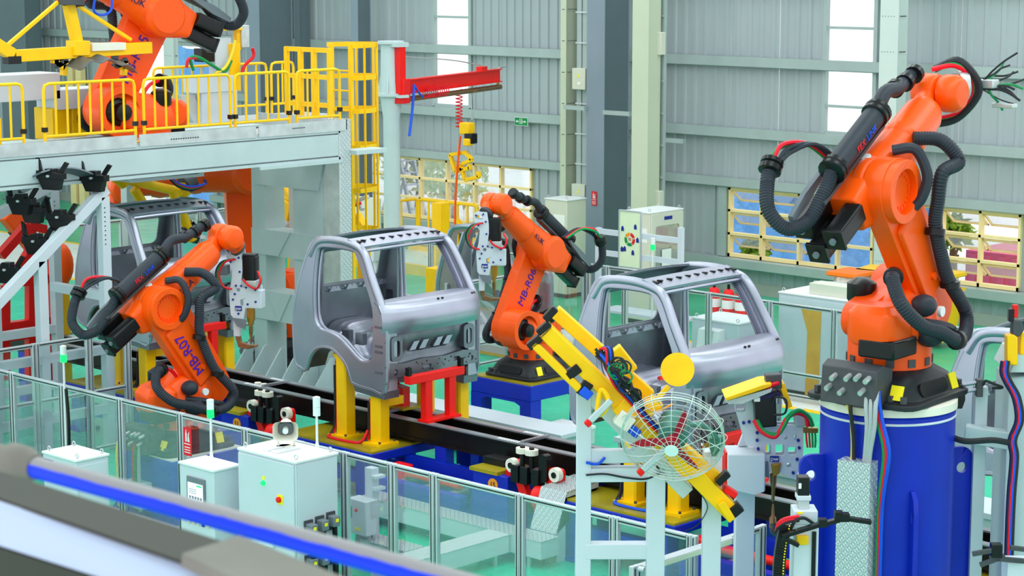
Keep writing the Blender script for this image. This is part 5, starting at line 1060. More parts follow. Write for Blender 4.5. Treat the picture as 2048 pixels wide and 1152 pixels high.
tray('pale cable tray crossing towards the fence', (-15.36, FY+.08), (-15.36, 15.96), .32, .2)
tray('pale cable tray leading to the small switch box', (-16.25, 14.86), (-15.54, 14.86), .28, .2)
rp = thing('cable_ramp', 'pale tread-plate cable ramp rising over the blue track', 'cable tray', (-15.02, 16.29, 0)); obj('cover', MB().prism([(0, .32), (.18, .76), (.72, .80), (.72, .78), (.19, .74), (.02, .32)], -.19, .19, 'x'), 'tread', rp); obj('side', MB().prism([(.02, .0), (.16, .0), (.16, .7), (.70, .72), (.70, .78), (.19, .74), (.02, .32)], .175, .19, 'x'), 'cabinet', rp)
nb, w_, d_ = cabinet('low_cabinet', 'pale low cabinet cut off by the bottom edge', T(985, 1165, 1.0).x, 11.9, T(1175, 1150, 1.0).x, 12.6, 1.02)
# ================================================================ clamp frame with fan, parked gun, right edge, foreground
FO = V((-10.55, 11.85, 0)); FR = math.atan2(c_r.y, c_r.x); nh = V((c_d.x, c_d.y, 0)).normalized()
MF = Matrix.Translation(FO) @ Matrix.Rotation(FR, 4, 'Z'); MFi = MF.inverted()
def F(px, py, y=0):
    """pixel -> local point of the frame's own vertical plane, y metres behind it"""
    v = c_d*FPX+c_r*(px-1024)-c_u*(py-576); o = FO+nh*y; t = (o-V((0, 0, CAM_H))).dot(nh)/v.dot(nh); return MFi @ (V((0, 0, CAM_H))+v*t)
fs = thing('clamp_stand', 'white steel stand with sloping rail below the yellow clamp beam', 'stand', FO, FR)
def upright(px, pt, w=.115): a = F(px, pt); return obj('post', MB().bx(a.x-w/2, -w/2, 0, a.x+w/2, w/2, a.z), 'white_steel', fs, .006)
upright(1168, 772); upright(1312, 945, .14); upright(1425, 900, .14)
for a, b, w in (((1160, 768), (1375, 985), .11), ((1170, 912), (1295, 910), .10), ((1170, 948), (1330, 946), .11), ((1170, 1100), (1310, 1100), .12)): obj('rail', MB().beam(F(*a), F(*b), w, w), 'white_steel', fs, .006)
for px in (1168, 1312, 1425): a = F(px, 1000); obj('foot', MB().bx(a.x-.12, -.12, 0, a.x+.12, .12, .015), 'white_steel', fs)
obj('back_leg', MB().beam(F(1168, 800), V((F(1168, 800).x, .9, 0)), .1, .1), 'white_steel', fs); obj('cable', MB().tube([F(1172, 950, -.07), F(1210, 948, -.07), F(1250, 955, -.07), F(1290, 958, -.07), F(1318, 945, -.07), F(1312, 930, -.07)], .008, 6), 'black', fs); obj('blue_hose', MB().tube([F(1172, 925, -.08), F(1195, 928, -.08), F(1210, 915, -.08)], .012, 6), 'hose_blue', fs)
obj('thin_wire', MB().tube([F(1380, 950, -.05), F(1388, 970, -.08), F(1410, 1000, -.09), F(1414, 1020, -.09), F(1395, 1050, -.1), F(1370, 1062, -.1)], .004, 5), 'alu_dark', fs)
# yellow clamp beam
cbm = thing('clamp_beam', 'long yellow clamp beam with cables leaning on the white stand', 'gripper', FO, FR); N = -.16
def yb(a, b, w, h, n='beam', m='yellow', y=N): return obj(n, MB().beam(F(*a, y), F(*b, y), w, h), m, cbm, .008)
yb((1092, 662), (1262, 826), .16, .12); yb((1262, 820), (1470, 1030), .16, .13); yb((1066, 686), (1160, 778), .08, .06, y=N-.06); yb((1110, 622), (1300, 792), .12, .10, y=N+.2); yb((1340, 880), (1440, 960), .20, .10, y=N+.1)
yb((1225, 700), (1260, 745), .12, .14, 'block', y=N+.1); yb((1240, 800), (1270, 830), .22, .18, 'knuckle')
for a, b in (((1083, 650), (1092, 660)), ((1064, 678), (1074, 690)), ((1095, 622), (1106, 632)), ((1140, 735), (1152, 750)), ((1160, 770), (1178, 782)), ((1440, 950), (1450, 960)), ((1462, 1012), (1476, 1028))): yb(a, b, .1, .12, 'bumper', 'gloss_black', N-.05)
yb((1440, 1000), (1462, 1036), .18, .06, 'end_plate', 'yellow', N-.05); yb((1448, 975), (1472, 990), .1, .05, 'red_pad', 'red', N)
obj('disc', MB().cyl(F(1355, 739, N-.1), F(1355, 739, N-.085), .128, n=40), 'yellow', cbm); yb((1338, 772), (1302, 812), .03, .04, 'disc_arm', y=N-.09); yb((1283, 830), (1318, 800), .12, .10, 'bracket', y=N-.05)
obj('loop', MB().tube([F(1202, 780, N-.14), F(1216, 795, N-.16), F(1212, 818, N-.16), F(1198, 830, N-.15), F(1195, 815, N-.14)], .02, 7, closed=True), 'yellow', cbm)
rn = random.Random(12)
for k in range(16):
    o1, o2, o3 = rn.uniform(-9, 9), rn.uniform(-9, 9), rn.uniform(-.05, .05)
    pts = [F(1195+rn.uniform(-8, 20), 705+rn.uniform(-8, 10), N-.10), F(1222+o1, 735+o2, N-.16+o3), F(1248+o2, 765+o1, N-.17+o3), F(1272+o1, 790+o2, N-.15), F(1284+o2*.6, 815+o1*.5, N-.1)]
    obj('cable', MB().tube(pts, rn.choice((.008, .012, .016)), 6), rn.choice(('black', 'black', 'gloss_black', 'alu_dark', 'hose_grey', 'hose_blue')), cbm)
for k in range(10):
    a = F(1228+rn.uniform(-15, 25), 745+rn.uniform(-20, 35), N-.18); q = [a+V((.05*math.cos(t+k), -.02, .05*math.sin(t+k))) for t in (0, 1.2, 2.4, 3.6, 4.8)]; obj('cable_coil', MB().tube(q, .008, 5, closed=True), rn.choice(('black', 'black', 'alu_dark', 'hose_green')), cbm)
for mm, off in (('hose_red', 0), ('black', 4), ('hose_blue', 8), ('ink', 12)): obj('hose', MB().tube([F(1200+off, 698-off*.5, N-.1), F(1212+off, 700, N-.18), F(1216+off, 740, N-.18), F(1228+off, 770, N-.18), F(1255+off, 800, N-.14), F(1300+off, 850, N-.12), F(1340+off, 885, N-.12)], .011, 6), mm, cbm)
obj('hose', MB().tube([F(1290, 790, N-.1), F(1292, 815, N-.14), F(1315, 822, N-.14), F(1345, 808, N-.12)], .009, 6), 'orange_dot', cbm)
for (px, py) in ((1172, 786), (1268, 862)): obj('blue_pad', MB().box(F(px, py, N-.1), (.09, .05, .07), Matrix.Rotation(.7, 3, 'Y')), 'hose_blue', cbm, .005)
for a, b in (((1180, 842), (1222, 800)), ((1285, 940), (1340, 888))):
    yb(a, b, .05, .05, 'air_cylinder', 'alu', N-.16); yb((a[0]-8, a[1]+8), a, .06, .05, 'red_tip', 'red', N-.16)
yb((1235, 830), (1262, 850), .12, .12, 'valve_block', 'ivory', N-.1)
# fan
fan = thing('wall_fan', 'round wire-guard fan with three red blades on the white stand', 'fan', MF @ F(1345, 881, -.42), FR+R(-14)); fan.rotation_euler = (R(25), 0, FR+R(-8)); RF = .385
gl = MB()
for k in range(1, 10): gl.tube([(RF*k/9.5*math.cos(R(a)), -.10*(1-(k/9.5)**2)-.02, RF*k/9.5*math.sin(R(a))) for a in range(0, 360, 15)], .0017, 4, smooth=False, closed=True)
stuff(obj('guard_ring', gl, 'wire', fan)); gb = MB()
for k in range(3, 10, 2): gb.tube([(RF*k/9.5*math.cos(R(a)), .16-.04*(k/9.5)**2, RF*k/9.5*math.sin(R(a))) for a in range(0, 360, 15)], .0017, 4, smooth=False, closed=True)
for y in (.0, .03, .06, .09): gb.tube([(RF*math.cos(R(a)), y, RF*math.sin(R(a))) for a in range(0, 360, 12)], .003, 4, smooth=False, closed=True)
stuff(obj('rear_guard', gb, 'wire', fan))
for k in range(16):
    a = 2*PI*k/16; obj('guard_spoke', MB().tube([(.05*math.cos(a), -.125, .05*math.sin(a)), (RF*.6*math.cos(a), -.09, RF*.6*math.sin(a)), (RF*math.cos(a), .0, RF*math.sin(a)), (RF*math.cos(a), .1, RF*math.sin(a)), (RF*.4*math.cos(a), .16, RF*.4*math.sin(a))], .003, 5), 'wire', fan)
obj('rim', MB().tube([(RF*1.01*math.cos(R(a)), .02, RF*1.01*math.sin(R(a))) for a in range(0, 360, 8)], .007, 6, smooth=False, closed=True), 'wire', fan); obj('badge', MB().cyl((0, -.13, 0), (0, -.122, 0), .052, n=24), 'lamp_clear', fan); obj('motor', MB().lathe([(.05, -.02), (.11, 0), (.12, .06), (.12, .2), (.08, .24)], (0, 0.03, 0), (0, 1, 0), 20), 'fan_green', fan); obj('hub', MB().cyl((0, -.06, 0), (0, .02, 0), .05, n=16), 'blade_red', fan)
for a in (72, 188, 308):
    m = Matrix.Rotation(-R(a), 4, 'Y') @ Matrix.Rotation(R(18), 4, 'X'); obj('blade', MB(m).prism([(.03, -.02), (.12, -.04), (.24, -.035), (.325, .0), (.28, .02), (.15, .025), (.03, .02)], -.025, -.017), 'blade_red', fan, .003)
obj('bracket', MB().tube([(.10, .2, .0), (.22, .22, -.02), (.30, .24, -.12), (.32, .28, -.24)], .022, 8), 'fan_green', fan); obj('mount_plate', MB().prism([(.25, -.16), (.36, -.14), (.37, -.2), (.32, -.33), (.28, -.33)], .24, .28), 'fan_green', fan)
# ---------------------------------------------------------------- parked welding gun with white box
GO = V((-10.35, 13.75, 0)); MG = Matrix.Translation(GO) @ Matrix.Rotation(FR, 4, 'Z'); MGi = MG.inverted()
def G(px, py, y=0):
    v = c_d*FPX+c_r*(px-1024)-c_u*(py-576); o = GO+nh*y; t = (o-V((0, 0, CAM_H))).dot(nh)/v.dot(nh); return MGi @ (V((0, 0, CAM_H))+v*t)
pg = thing('parked_weld_gun', 'big parked spot welder marked pw beside the blue pedestal', 'weld gun', GO, FR)
def poly(pxs, a, b, n, m, holes=(), bev=.004): return obj(n, MB().prism([(G(*p).x, G(*p).z) for p in pxs], a, b, 'y', [[(G(*p).x, G(*p).z) for p in h] for h in holes]), m, pg, bev)
def pr(cx, cy, w, h, r=4): return rrect(w, h, r, 3, cx, cy)
for y in (0, .12): poly([(1466, 800), (1500, 788), (1512, 830), (1520, 850), (1608, 850), (1606, 910), (1592, 960), (1565, 945), (1535, 945), (1518, 930), (1510, 895), (1492, 890), (1478, 840)], y, y+.02, 'plate', 'white_steel', [pr(1482, 816, 20, 18), pr(1537, 900, 11, 22), pr(1560, 900, 18, 22), pr(1585, 902, 18, 16), pr(1572, 876, 7, 10), pr(1591, 876, 6, 14), pr(1578, 931, 10, 10)])
bb = MB()
for p in ((1467, 805), (1478, 798), (1488, 794), (1487, 845), (1498, 843), (1514, 865), (1514, 880), (1516, 897), (1520, 912), (1518, 928), (1598, 895), (1596, 880), (1594, 918), (1586, 945)): q = G(*p); bb.cyl(q, q+V((0, -.02, 0)), .014, n=6)
stuff(obj('bolt', bb, 'sign_blue', pg))
poly([(1505, 790), (1548, 786), (1550, 846), (1508, 850)], -.14, .12, 'servo_motor', 'gloss_black', bev=.012); poly([(1503, 787), (1552, 778), (1562, 784), (1516, 794)], -.14, .14, 'motor_lid', 'ink', bev=.004); obj('motor_label', MB().box(G(1514, 799, -.142), (.05, .004, .035)), 'paper', pg)
poly([(1588, 822), (1608, 818), (1616, 850), (1590, 852)], -.05, .1, 'clear_body', 'zinc', bev=.01)
bd = obj('badge', MB().box(G(1549, 918, -.01), (.075, .01, .05)), 'sign_blue', pg); text(bd, 'pw', .055, 'white', G(1549, 918, -.018), axes(EX, EZ), 'print')
poly([(1527, 925), (1536, 922), (1538, 955), (1528, 952)], -.03, .06, 'side_finger', 'grey_plastic'); poly([(1542, 928), (1562, 925), (1558, 945), (1552, 950), (1545, 950)], -.03, .06, 'shank_holder', 'brass')
q = G(1547, 948, .02); obj('upper_electrode', MB().lathe([(.03, 0), (.026, -.08), (.016, -.12), (.014, -.22), (.008, -.24)], q, n=12), 'copper', pg); q = G(1546, 1008, .02); obj('lower_electrode', MB().lathe([(.006, 0), (.01, -.02), (.014, -.10), (.03, -.12), (.03, -.2)], q, n=12), 'copper', pg); obj('lower_arm', MB().tube([G(1546, 1045, .02), G(1548, 1062, .03), G(1560, 1066, .1), G(1575, 1066, .3)], .035, 8), 'cast', pg)
for mm, dx in (('hose_red', 0), ('hose_green', 5)): obj('hose', MB().tube([G(1508+dx, 840, -.15), G(1522+dx, 862, -.18), G(1548+dx, 874-dx, -.2), G(1562+dx, 858-dx, -.2), G(1573+dx, 838-dx, -.18), G(1592+dx, 826-dx, -.14), G(1612+dx, 833, -.1), G(1616+dx*1.8, 852, -.08)], .02, 8), mm, pg)
obj('black_wire', MB().tube([G(1548, 830, -.14), G(1570, 826, -.18), G(1572, 800, -.18), G(1552, 794, -.16), G(1545, 812, -.15)], .01, 6), 'black', pg); obj('manifold', MB().box(G(1621, 860, -.08), (.12, .05, .04)), 'brass', pg)
for k in range(4): obj('thin_hose', MB().tube([G(1612+k*6, 864, -.08), G(1613+k*6, 880, -.08), G(1615+k*5, 895, -.08)], .009, 6), ('hose_red', 'hose_red', 'hose_green', 'hose_green')[k], pg)
poly([(1446, 786), (1520, 760), (1538, 758), (1536, 764), (1500, 776), (1448, 792)], -.2, .15, 'roof', 'yellow'); poly([(1556, 765), (1566, 762), (1582, 808), (1572, 812)], -.1, .1, 'roof_leg', 'yellow'); poly([(1448, 794), (1540, 768), (1538, 776), (1480, 800), (1452, 800)], -.16, .1, 'roof_frame', 'zinc'); obj('cylinder', MB().beam(G(1530, 762, -.05), G(1562, 760, -.05), .12, .12), 'cast', pg, .01)
obj('roof_hose', MB().tube([G(1530, 782, -.1), G(1540, 772, -.14), G(1556, 766, -.1)], .02, 7), 'hose_red', pg)
poly([(1452, 902), (1527, 902), (1527, 976), (1503, 984), (1452, 972)], -.12, .22, 'white_box', 'white_steel', bev=.01); poly([(1448, 900), (1452, 900), (1452, 975), (1448, 975)], -.1, .2, 'red_edge', 'red')
a = G(1490, 980, .1); obj('stand_post', MB().bx(a.x-.08, .05, 0, a.x+.08, .2, a.z+.1), 'white_steel', pg, .006); obj('stand_foot', MB().bx(a.x-.2, -.1, 0, a.x+.2, .35, .02), 'white_steel', pg); poly([(1480, 900), (1500, 900), (1520, 850), (1500, 850)], .14, .2, 'stand_arm', 'white_steel')
# ---------------------------------------------------------------- servo lift with cable chain and black gripper (bottom right)
HO = V((-8.75, 12.2, 0)); MH_ = Matrix.Translation(HO) @ Matrix.Rotation(FR, 4, 'Z'); MHi = MH_.inverted()
def Hh(px, py, y=0):
    v = c_d*FPX+c_r*(px-1024)-c_u*(py-576); o = HO+nh*y; t = (o-V((0, 0, CAM_H))).dot(nh)/v.dot(nh); return MHi @ (V((0, 0, CAM_H))+v*t)
sl = thing('servo_lift', 'white servo lift with black motor, cable chain and black gripper arms', 'machine', HO, FR)
def hb_(x0_, y0_, x1_, y1_, ya, yb_, n, m, bev=.006): a, b = Hh(x0_, y1_), Hh(x1_, y0_); return obj(n, MB().bx(a.x, ya, a.z, b.x, yb_, b.z), m, sl, bev)
hb_(1594, 952, 1618, 990, -.05, .06, 'motor', 'gloss_black', .008); hb_(1592, 988, 1620, 998, -.06, .07, 'motor_flange', 'white_steel'); hb_(1595, 998, 1617, 1016, -.05, .06, 'coupling', 'zinc'); hb_(1584, 1015, 1632, 1042, -.1, .1, 'head', 'white_steel'); obj('motor_label', MB().box(Hh(1600, 972, -.053), (.02, .004, .04)), 'paper', sl); obj('yellow_label', MB().box(Hh(1600, 1026, -.103), (.04, .004, .015)), 'sign_yellow', sl)
a, b = Hh(1584, 1042), Hh(1634, 1042); obj('column', MB().bx(a.x, -.1, 0, b.x, .1, a.z), 'white_steel', sl, .008); obj('rail_strip', MB().bx(b.x-.05, -.115, .2, b.x-.02, -.1, a.z-.05), 'gloss_black', sl); hb_(1588, 1062, 1612, 1080, -.14, -.1, 'carriage', 'yellow')
for i, (p, q) in enumerate((((1564, 1072), (1648, 1046)), ((1640, 1050), (1690, 1036)), ((1690, 1036), (1742, 1044)), ((1565, 1075), (1597, 1090)))): obj('gripper_arm', MB().beam(Hh(*p, -.2), Hh(*q, -.2), .06, .03), 'gloss_black', sl, .004)
for p in ((1645, 1045), (1677, 1030), (1690, 1034)): obj('gripper_block', MB().box(Hh(*p, -.2), (.06, .07, .06)), 'gloss_black', sl, .004)
for k in range(22):
    t_ = k/21; px, py = 1570-8*math.sin(t_*2.2)-6*t_, 1052+t_*118; lk_ = obj('chain_link', MB().box(Hh(px, py, -.12), (.085, .07, .033), Matrix.Rotation(.1, 3, 'Y')), 'gloss_black', sl, .003); obj('chain_pin', MB().cyl(Hh(px+9, py, -.16), Hh(px+9, py, -.15), .006, n=6), 'sign_yellow', lk_)
for mm, dy in (('hose_red', 0), ('hose_red', 4), ('black', 8)): obj('hose', MB().tube([Hh(1552, 1062, -.14), Hh(1558, 1045+dy, -.16), Hh(1575, 1036+dy, -.16), Hh(1598, 1033+dy, -.14)], .012, 6), mm, sl)
obj('black_hose', MB().tube([Hh(1580, 1062, -.12), Hh(1590, 1042, -.16), Hh(1608, 1036, -.14), Hh(1628, 1048, -.12)], .013, 6), 'black', sl)
# ---------------------------------------------------------------- pale column with yellow clamp and cables at the right edge
RO = V((-7.25, 15.55, 0)); MR_ = Matrix.Translation(RO) @ Matrix.Rotation(FR, 4, 'Z'); MRi = MR_.inverted()
def Rr(px, py, y=0):
    v = c_d*FPX+c_r*(px-1024)-c_u*(py-576); o = RO+nh*y; t = (o-V((0, 0, CAM_H))).dot(nh)/v.dot(nh); return MRi @ (V((0, 0, CAM_H))+v*t)
ec = thing('clamp_column', 'pale machine column with yellow clamp and cable bundle at the right edge', 'machine', RO, FR)
a, b = Rr(2016, 740), Rr(2110, 740); obj('column', MB().prism([(a.x, 0), (b.x+.5, 0), (b.x+.5, a.z), (a.x, a.z-.05)], -.05, .4), 'pale_green', ec, .01)
obj('column_top', MB().prism([(Rr(2013, 735).x, Rr(2013, 740).z), (b.x+.5, Rr(2013, 740).z), (b.x+.5, Rr(2048, 705).z), (Rr(2030, 705).x, Rr(2030, 705).z)], -.1, .45), 'pale_green', ec, .006); obj('arm', MB().beam(Rr(1930, 866, .1), Rr(2020, 880, -.0), .12, .14), 'pale_green', ec, .008)
obj('clamp_body', MB().prism([(Rr(x, y).x, Rr(x, y).z) for x, y in ((2005, 722), (2005, 665), (2018, 662), (2026, 668), (2026, 724))], -.16, -.05), 'yellow', ec, .01); obj('clamp_body', MB().prism([(Rr(x, y).x, Rr(x, y).z) for x, y in ((2034, 705), (2036, 660), (2060, 665), (2060, 712))], -.1, .05), 'yellow', ec, .01)
obj('clamp_jaw', MB().prism([(Rr(x, y).x, Rr(x, y).z) for x, y in ((2016, 664), (2018, 636), (2034, 634), (2040, 655), (2030, 668))], -.14, -.05), 'cast', ec, .008); obj('jaw_tip', MB().box(Rr(2030, 622, -.1), (.04, .05, .1)), 'red', ec, .004); obj('jaw_stop', MB().box(Rr(2022, 630, -.1), (.04, .06, .1)), 'gloss_black', ec, .004)
for k, (mm, dx) in enumerate((('hose_red', 0), ('hose_blue', 4), ('black', 8), ('ink', -3))): obj('cable', MB().tube([Rr(2008+dx, 722, -.18), Rr(2006+dx, 745, -.18), Rr(2014+dx, 765, -.18), Rr(2030+dx, 795, -.18), Rr(2036+dx, 840, -.18), Rr(2022+dx, 880, -.18), Rr(2026+dx, 915, -.18), Rr(2020+dx, 990, -.18), Rr(2016+dx, 1080, -.18), Rr(2014+dx, 1150, -.18)], .018, 7), mm, ec)
obj('cable', MB().tube([Rr(1890, 868, -.05), Rr(1930, 882, -.16), Rr(1985, 880, -.18), Rr(2018, 885, -.18)], .025, 7), 'black', ec)
obj('cable_tie_loop', MB().tube([Rr(1966, 770, -.1), Rr(1972, 762, -.12), Rr(1988, 768, -.14), Rr(2005, 775, -.16), Rr(1985, 776, -.12)], .012, 6), 'black', ec)
bk = thing('side_clamp', 'black side clamp with steel rods right of the blue pedestal', 'clamp', RO+V((-1.2, -1.0, 0)), FR)
def Kk(px, py, y=0):
    o_ = RO+V((-1.2, -1.0, 0)); v = c_d*FPX+c_r*(px-1024)-c_u*(py-576); o = o_+nh*y; t = (o-V((0, 0, CAM_H))).dot(nh)/v.dot(nh); return (Matrix.Translation(o_) @ Matrix.Rotation(FR, 4, 'Z')).inverted() @ (V((0, 0, CAM_H))+v*t)
obj('jaw', MB().prism([(Kk(x, y).x, Kk(x, y).z) for x, y in ((1898, 752), (1912, 752), (1912, 765), (1922, 768), (1928, 778), (1928, 798), (1922, 815), (1900, 815), (1902, 800), (1912, 795), (1912, 782), (1898, 770))], -.05, .05), 'gloss_black', bk, .004)
for py in (770, 784): obj('rod', MB().cyl(Kk(1925, py), Kk(1962, py-6), .015, n=8), 'steel', bk)
obj('yoke', MB().box(Kk(1958, 775), (.05, .08, .14)), 'cast', bk, .004); a = Kk(1962, 800); obj('support', MB().bx(a.x-.04, .02, 0, a.x+.06, .12, a.z+.1), 'pale_green', bk, .006)
lw = thing('low_gripper', 'small white valve block with steel gripper fingers at the bottom right corner', 'gripper', RO+V((-.75, -2.2, 0)), FR)
def Lw(px, py, y=0):
    o_ = RO+V((-.75, -2.2, 0)); v = c_d*FPX+c_r*(px-1024)-c_u*(py-576); o = o_+nh*y; t = (o-V((0, 0, CAM_H))).dot(nh)/v.dot(nh); return (Matrix.Translation(o_) @ Matrix.Rotation(FR, 4, 'Z')).inverted() @ (V((0, 0, CAM_H))+v*t)
a, b = Lw(2008, 1160), Lw(2060, 1118); obj('block', MB().bx(a.x, -.1, a.z, b.x, .1, b.z), 'white_steel', lw, .006); obj('post', MB().bx(a.x+.05, -.05, 0, a.x+.25, .1, a.z), 'white_steel', lw)
for p, q in (((1945, 1108), (2000, 1098)), ((1960, 1130), (2010, 1112)), ((1980, 1116), (2048, 1122)), ((2020, 1095), (2060, 1100))): obj('finger', MB().beam(Lw(*p, -.12), Lw(*q, -.12), .03, .035), 'cast', lw, .003)
obj('finger_block', MB().box(Lw(1992, 1100, -.1), (.08, .08, .1)), 'gloss_black', lw, .004)
# ---------------------------------------------------------------- handrail and box beam close to the camera
def near(px, py, d): return V((0, 0, CAM_H))+(c_d*FPX+c_r*(px-1024)-c_u*(py-576))/FPX*d
hr = thing('handrail', 'blue pipe handrail with grey top close to the camera', 'handrail', near(400, 1030, 3.5)); o_ = hr.location.copy()
p0, p1 = near(36, 925, 3.9), near(1000, 1190, 3.25); dd = (p1-p0).normalized(); obj('pipe', MB().cyl(p0-o_, p1+dd*.5-o_, .0205, n=24), 'blue_grey_top', hr); obj('socket', MB().lathe([(.028, -.03), (.034, -.02), (.034, .02), (.027, .035), (.024, .05)], p0-o_, dd, 20), 'dusty_grey', hr)
obj('grey_pipe', MB().cyl(p0-o_-dd*.02, p0-o_-dd*.6, .025, n=20), 'dusty_grey', hr); obj('post', MB().cyl(p0-o_, p0-o_-EZ*1.0, .027, n=16), 'dusty_grey', hr)
nb_ = thing('edge_beam', 'grey channel beam with pale flange below the handrail', 'beam', near(200, 1080, 3.6)); o_ = nb_.location.copy()
a0, a1 = near(-120, 912, 3.75), near(476, 1100, 3.28); b0 = near(-120, 961, 3.55); b1 = near(380, 1135, 3.12); c0_ = near(-120, 1054, 3.5)
def slab(p, q, r, s, th, n, m):
    nn = (q-p).cross(s-p).normalized()*th; v = [p, q, r, s]; v = v+[x-nn for x in v]; return obj(n, MB().add([x-o_ for x in v], [(0, 1, 2, 3), (7, 6, 5, 4), (0, 4, 5, 1), (1, 5, 6, 2), (2, 6, 7, 3), (3, 7, 4, 0)]), m, nb_)
slab(a0, a1, b1, b0, .006, 'web', 'shade_grey'); slab(b0, near(470, 1166, 3.08), near(480, 1244, 2.98), c0_, .006, 'flange', 'pale_blue'); slab(c0_, near(480, 1244, 2.98), near(480, 1330, 3.06), near(-120, 1160, 3.58), .006, 'under_shade', 'shade_grey'); slab(near(362, 1133, 3.1), near(476, 1096, 3.26), near(760, 1212, 2.95), near(600, 1250, 2.85), .02, 'end_box', 'dusty_grey')  # dark slab added below the flange stands in for the shade there
# ================================================================ background of the hall
jp = at(785, 470, Y=26.0); J = thing('jib_crane', 'pale jib crane post with bright red boom', 'crane', (jp.x, 26.0, 0))
zt_ = at(785, 82, Y=26).z; zf = at(785, 192, Y=26).z
obj('post', MB().lathe([(.3, 0), (.3, .03), (.15, .04), (.15, zf-.4), (.2, zf), (.26, zf), (.26, zf+.05), (.17, zf+.06)], n=24), 'pale_green', J); obj('head', MB().lathe([(.21, zf+.05), (.19, zf+.4), (.18, zt_-.06), (.24, zt_-.05), (.24, zt_)], n=24), 'pale_green', J)
for a in range(0, 360, 60): obj('gusset', MB(Matrix.Rotation(R(a), 4, 'Z')).prism([(.17, zf+.05), (.26, zf+.05), (.19, zf+.4)], -.01, .01), 'pale_green', J)
obj('top_arm', MB().bx(-.05, -.14, zt_-.1, .32, .14, zt_-.02), 'pale_green', J); obj('bottom_arm', MB().bx(.0, -.1, zf-.02, .36, .1, zf+.03), 'pale_green', J)
b0 = at(797, 160, Y=26.0); b1 = at(995, 135, Z=b0.z+.02); bd = b1-b0; bl = bd.length; m = Matrix.Translation((.24, 0, 0)) @ Matrix.Rotation(math.atan2(bd.y, bd.x), 4, 'Z'); zb = b0.z
obj('mast', MB().bx(.17, -.07, zf+.05, .31, .07, zt_-.1), 'red', J); bm2 = MB(m); bm2.bx(0, -.07, zb-.02, bl, .07, zb); bm2.bx(0, -.07, zb-.26, bl, .07, zb-.24); bm2.bx(0, -.02, zb-.24, bl, .02, zb-.02); obj('boom', bm2, 'red', J); obj('boom_root', MB(m).bx(-.05, -.1, zb-.42, .2, .1, zb+.02), 'red', J, .01)
obj('track', MB(m).cyl((.25, 0, zb-.36), (bl+.05, 0, zb-.36), .05, n=12), 'copper', J); obj('track_hanger', MB(m).bx(bl-.1, -.02, zb-.36, bl-.05, .02, zb-.25), 'brass', J); obj('stay_rope', MB(m).tube([(.0, 0, zb+.42), (bl*.5, 0, zb+.26), (bl*.8, 0, zb+.1)], .012, 6), 'zinc', J); obj('tip_eye', MB(m).cyl((bl, 0, zb+.02), (bl+.3, 0, zb+.03), .02, n=8), 'zinc', J); obj('tip_block', MB(m).bx(bl*.78, -.06, zb, bl*.84, .06, zb+.08), 'red', J)
obj('blue_hose', MB(m).tube([(.35, -.1, zb-.1), (.2, -.14, zb-.5), (.02, -.16, zb-1.0)], .025, 7), 'hose_blue', J); obj('blue_hose', MB(m).tube([(.35, -.1, zb-.1), (.5, -.12, zb-.25), (.7, -.1, zb-.34)], .02, 7), 'hose_blue', J)
obj('coil_hose', MB(m).tube([(.75+.9*k/70, -.12+.06*math.sin(k*.9), zb-.28+.09*math.cos(k*.9)) for k in range(71)], .01, 5, smooth=False), 'hose_red', J)
hp = (J.matrix_basis @ m) @ V((bl*.70, 0, zb-.4)); H_ = thing('chain_hoist', 'yellow chain hoist with two-arm hook frame hanging from the red boom', 'hoist', (hp.x, hp.y, 0)); zh = at(935, 250, Y=hp.y).z
hz = lambda y: at(935, y, Y=hp.y).z
hx = lambda x, y: at(x, y, Y=hp.y).x-hp.x
obj('chain', MB().cyl((0, 0, hz(178)), (0, 0, hz(240)), .012, n=6), 'zinc', H_); obj('chain_loop', MB().tube([(0, 0, hz(178)), (.06, 0, hz(200)), (.05, 0, hz(232)), (0, 0, hz(240))], .01, 6), 'zinc', H_); obj('trolley', MB().bx(-.08, -.04, hz(178)-.02, .08, .04, hp.z+.02), 'brass', H_); obj('body', MB().box((hx(934, 256), 0, hz(257)), (.26, .2, .24)), 'yellow', H_, .03); obj('motor', MB().box((hx(943, 278), -.02, hz(276)), (.2, .18, .2)), 'gloss_black', H_, .02); obj('chain_bag', MB().box((hx(943, 282), -.1, hz(283)), (.16, .14, .14)), 'yellow', H_, .02)
obj('load_chain', MB().cyl((0, 0, hz(266)), (0, 0, hz(312)), .015, n=6), 'zinc', H_); fr_ = [(905, 310), (932, 300), (962, 312), (930, 330), (922, 322), (942, 345), (963, 348)]
for p, q in (((932, 305), (904, 312)), ((904, 312), (915, 346)), ((932, 303), (948, 318)), ((948, 318), (928, 328)), ((915, 346), (932, 336)), ((924, 330), (934, 360)), ((934, 360), (962, 350)), ((930, 340), (944, 334)), ((944, 338), (943, 328)), ((962, 352), (960, 340))): obj('hook_bar', MB().beam((hx(*p), -.05, hz(p[1])), (hx(*q), -.05, hz(q[1])), .07, .07), 'yellow', H_, .006)
obj('air_hose', MB().tube([(hx(928, 270), -.1, hz(272)), (hx(924, 330), -.12, hz(330)), (hx(918, 400), -.1, hz(400)), (hx(917, 490), -.1, hz(490))], .022, 7), 'orange', H_); obj('coil', MB().tube([(hx(918+5*math.sin(k*.9), 200), .06*math.cos(k*.9), hz(180+k)) for k in range(0, 80)], .012, 5, smooth=False), 'hose_red', H_)
obj('pendant', MB().box((hx(916, 500), -.1, hz(500)), (.06, .05, .22)), 'orange_dot', H_)
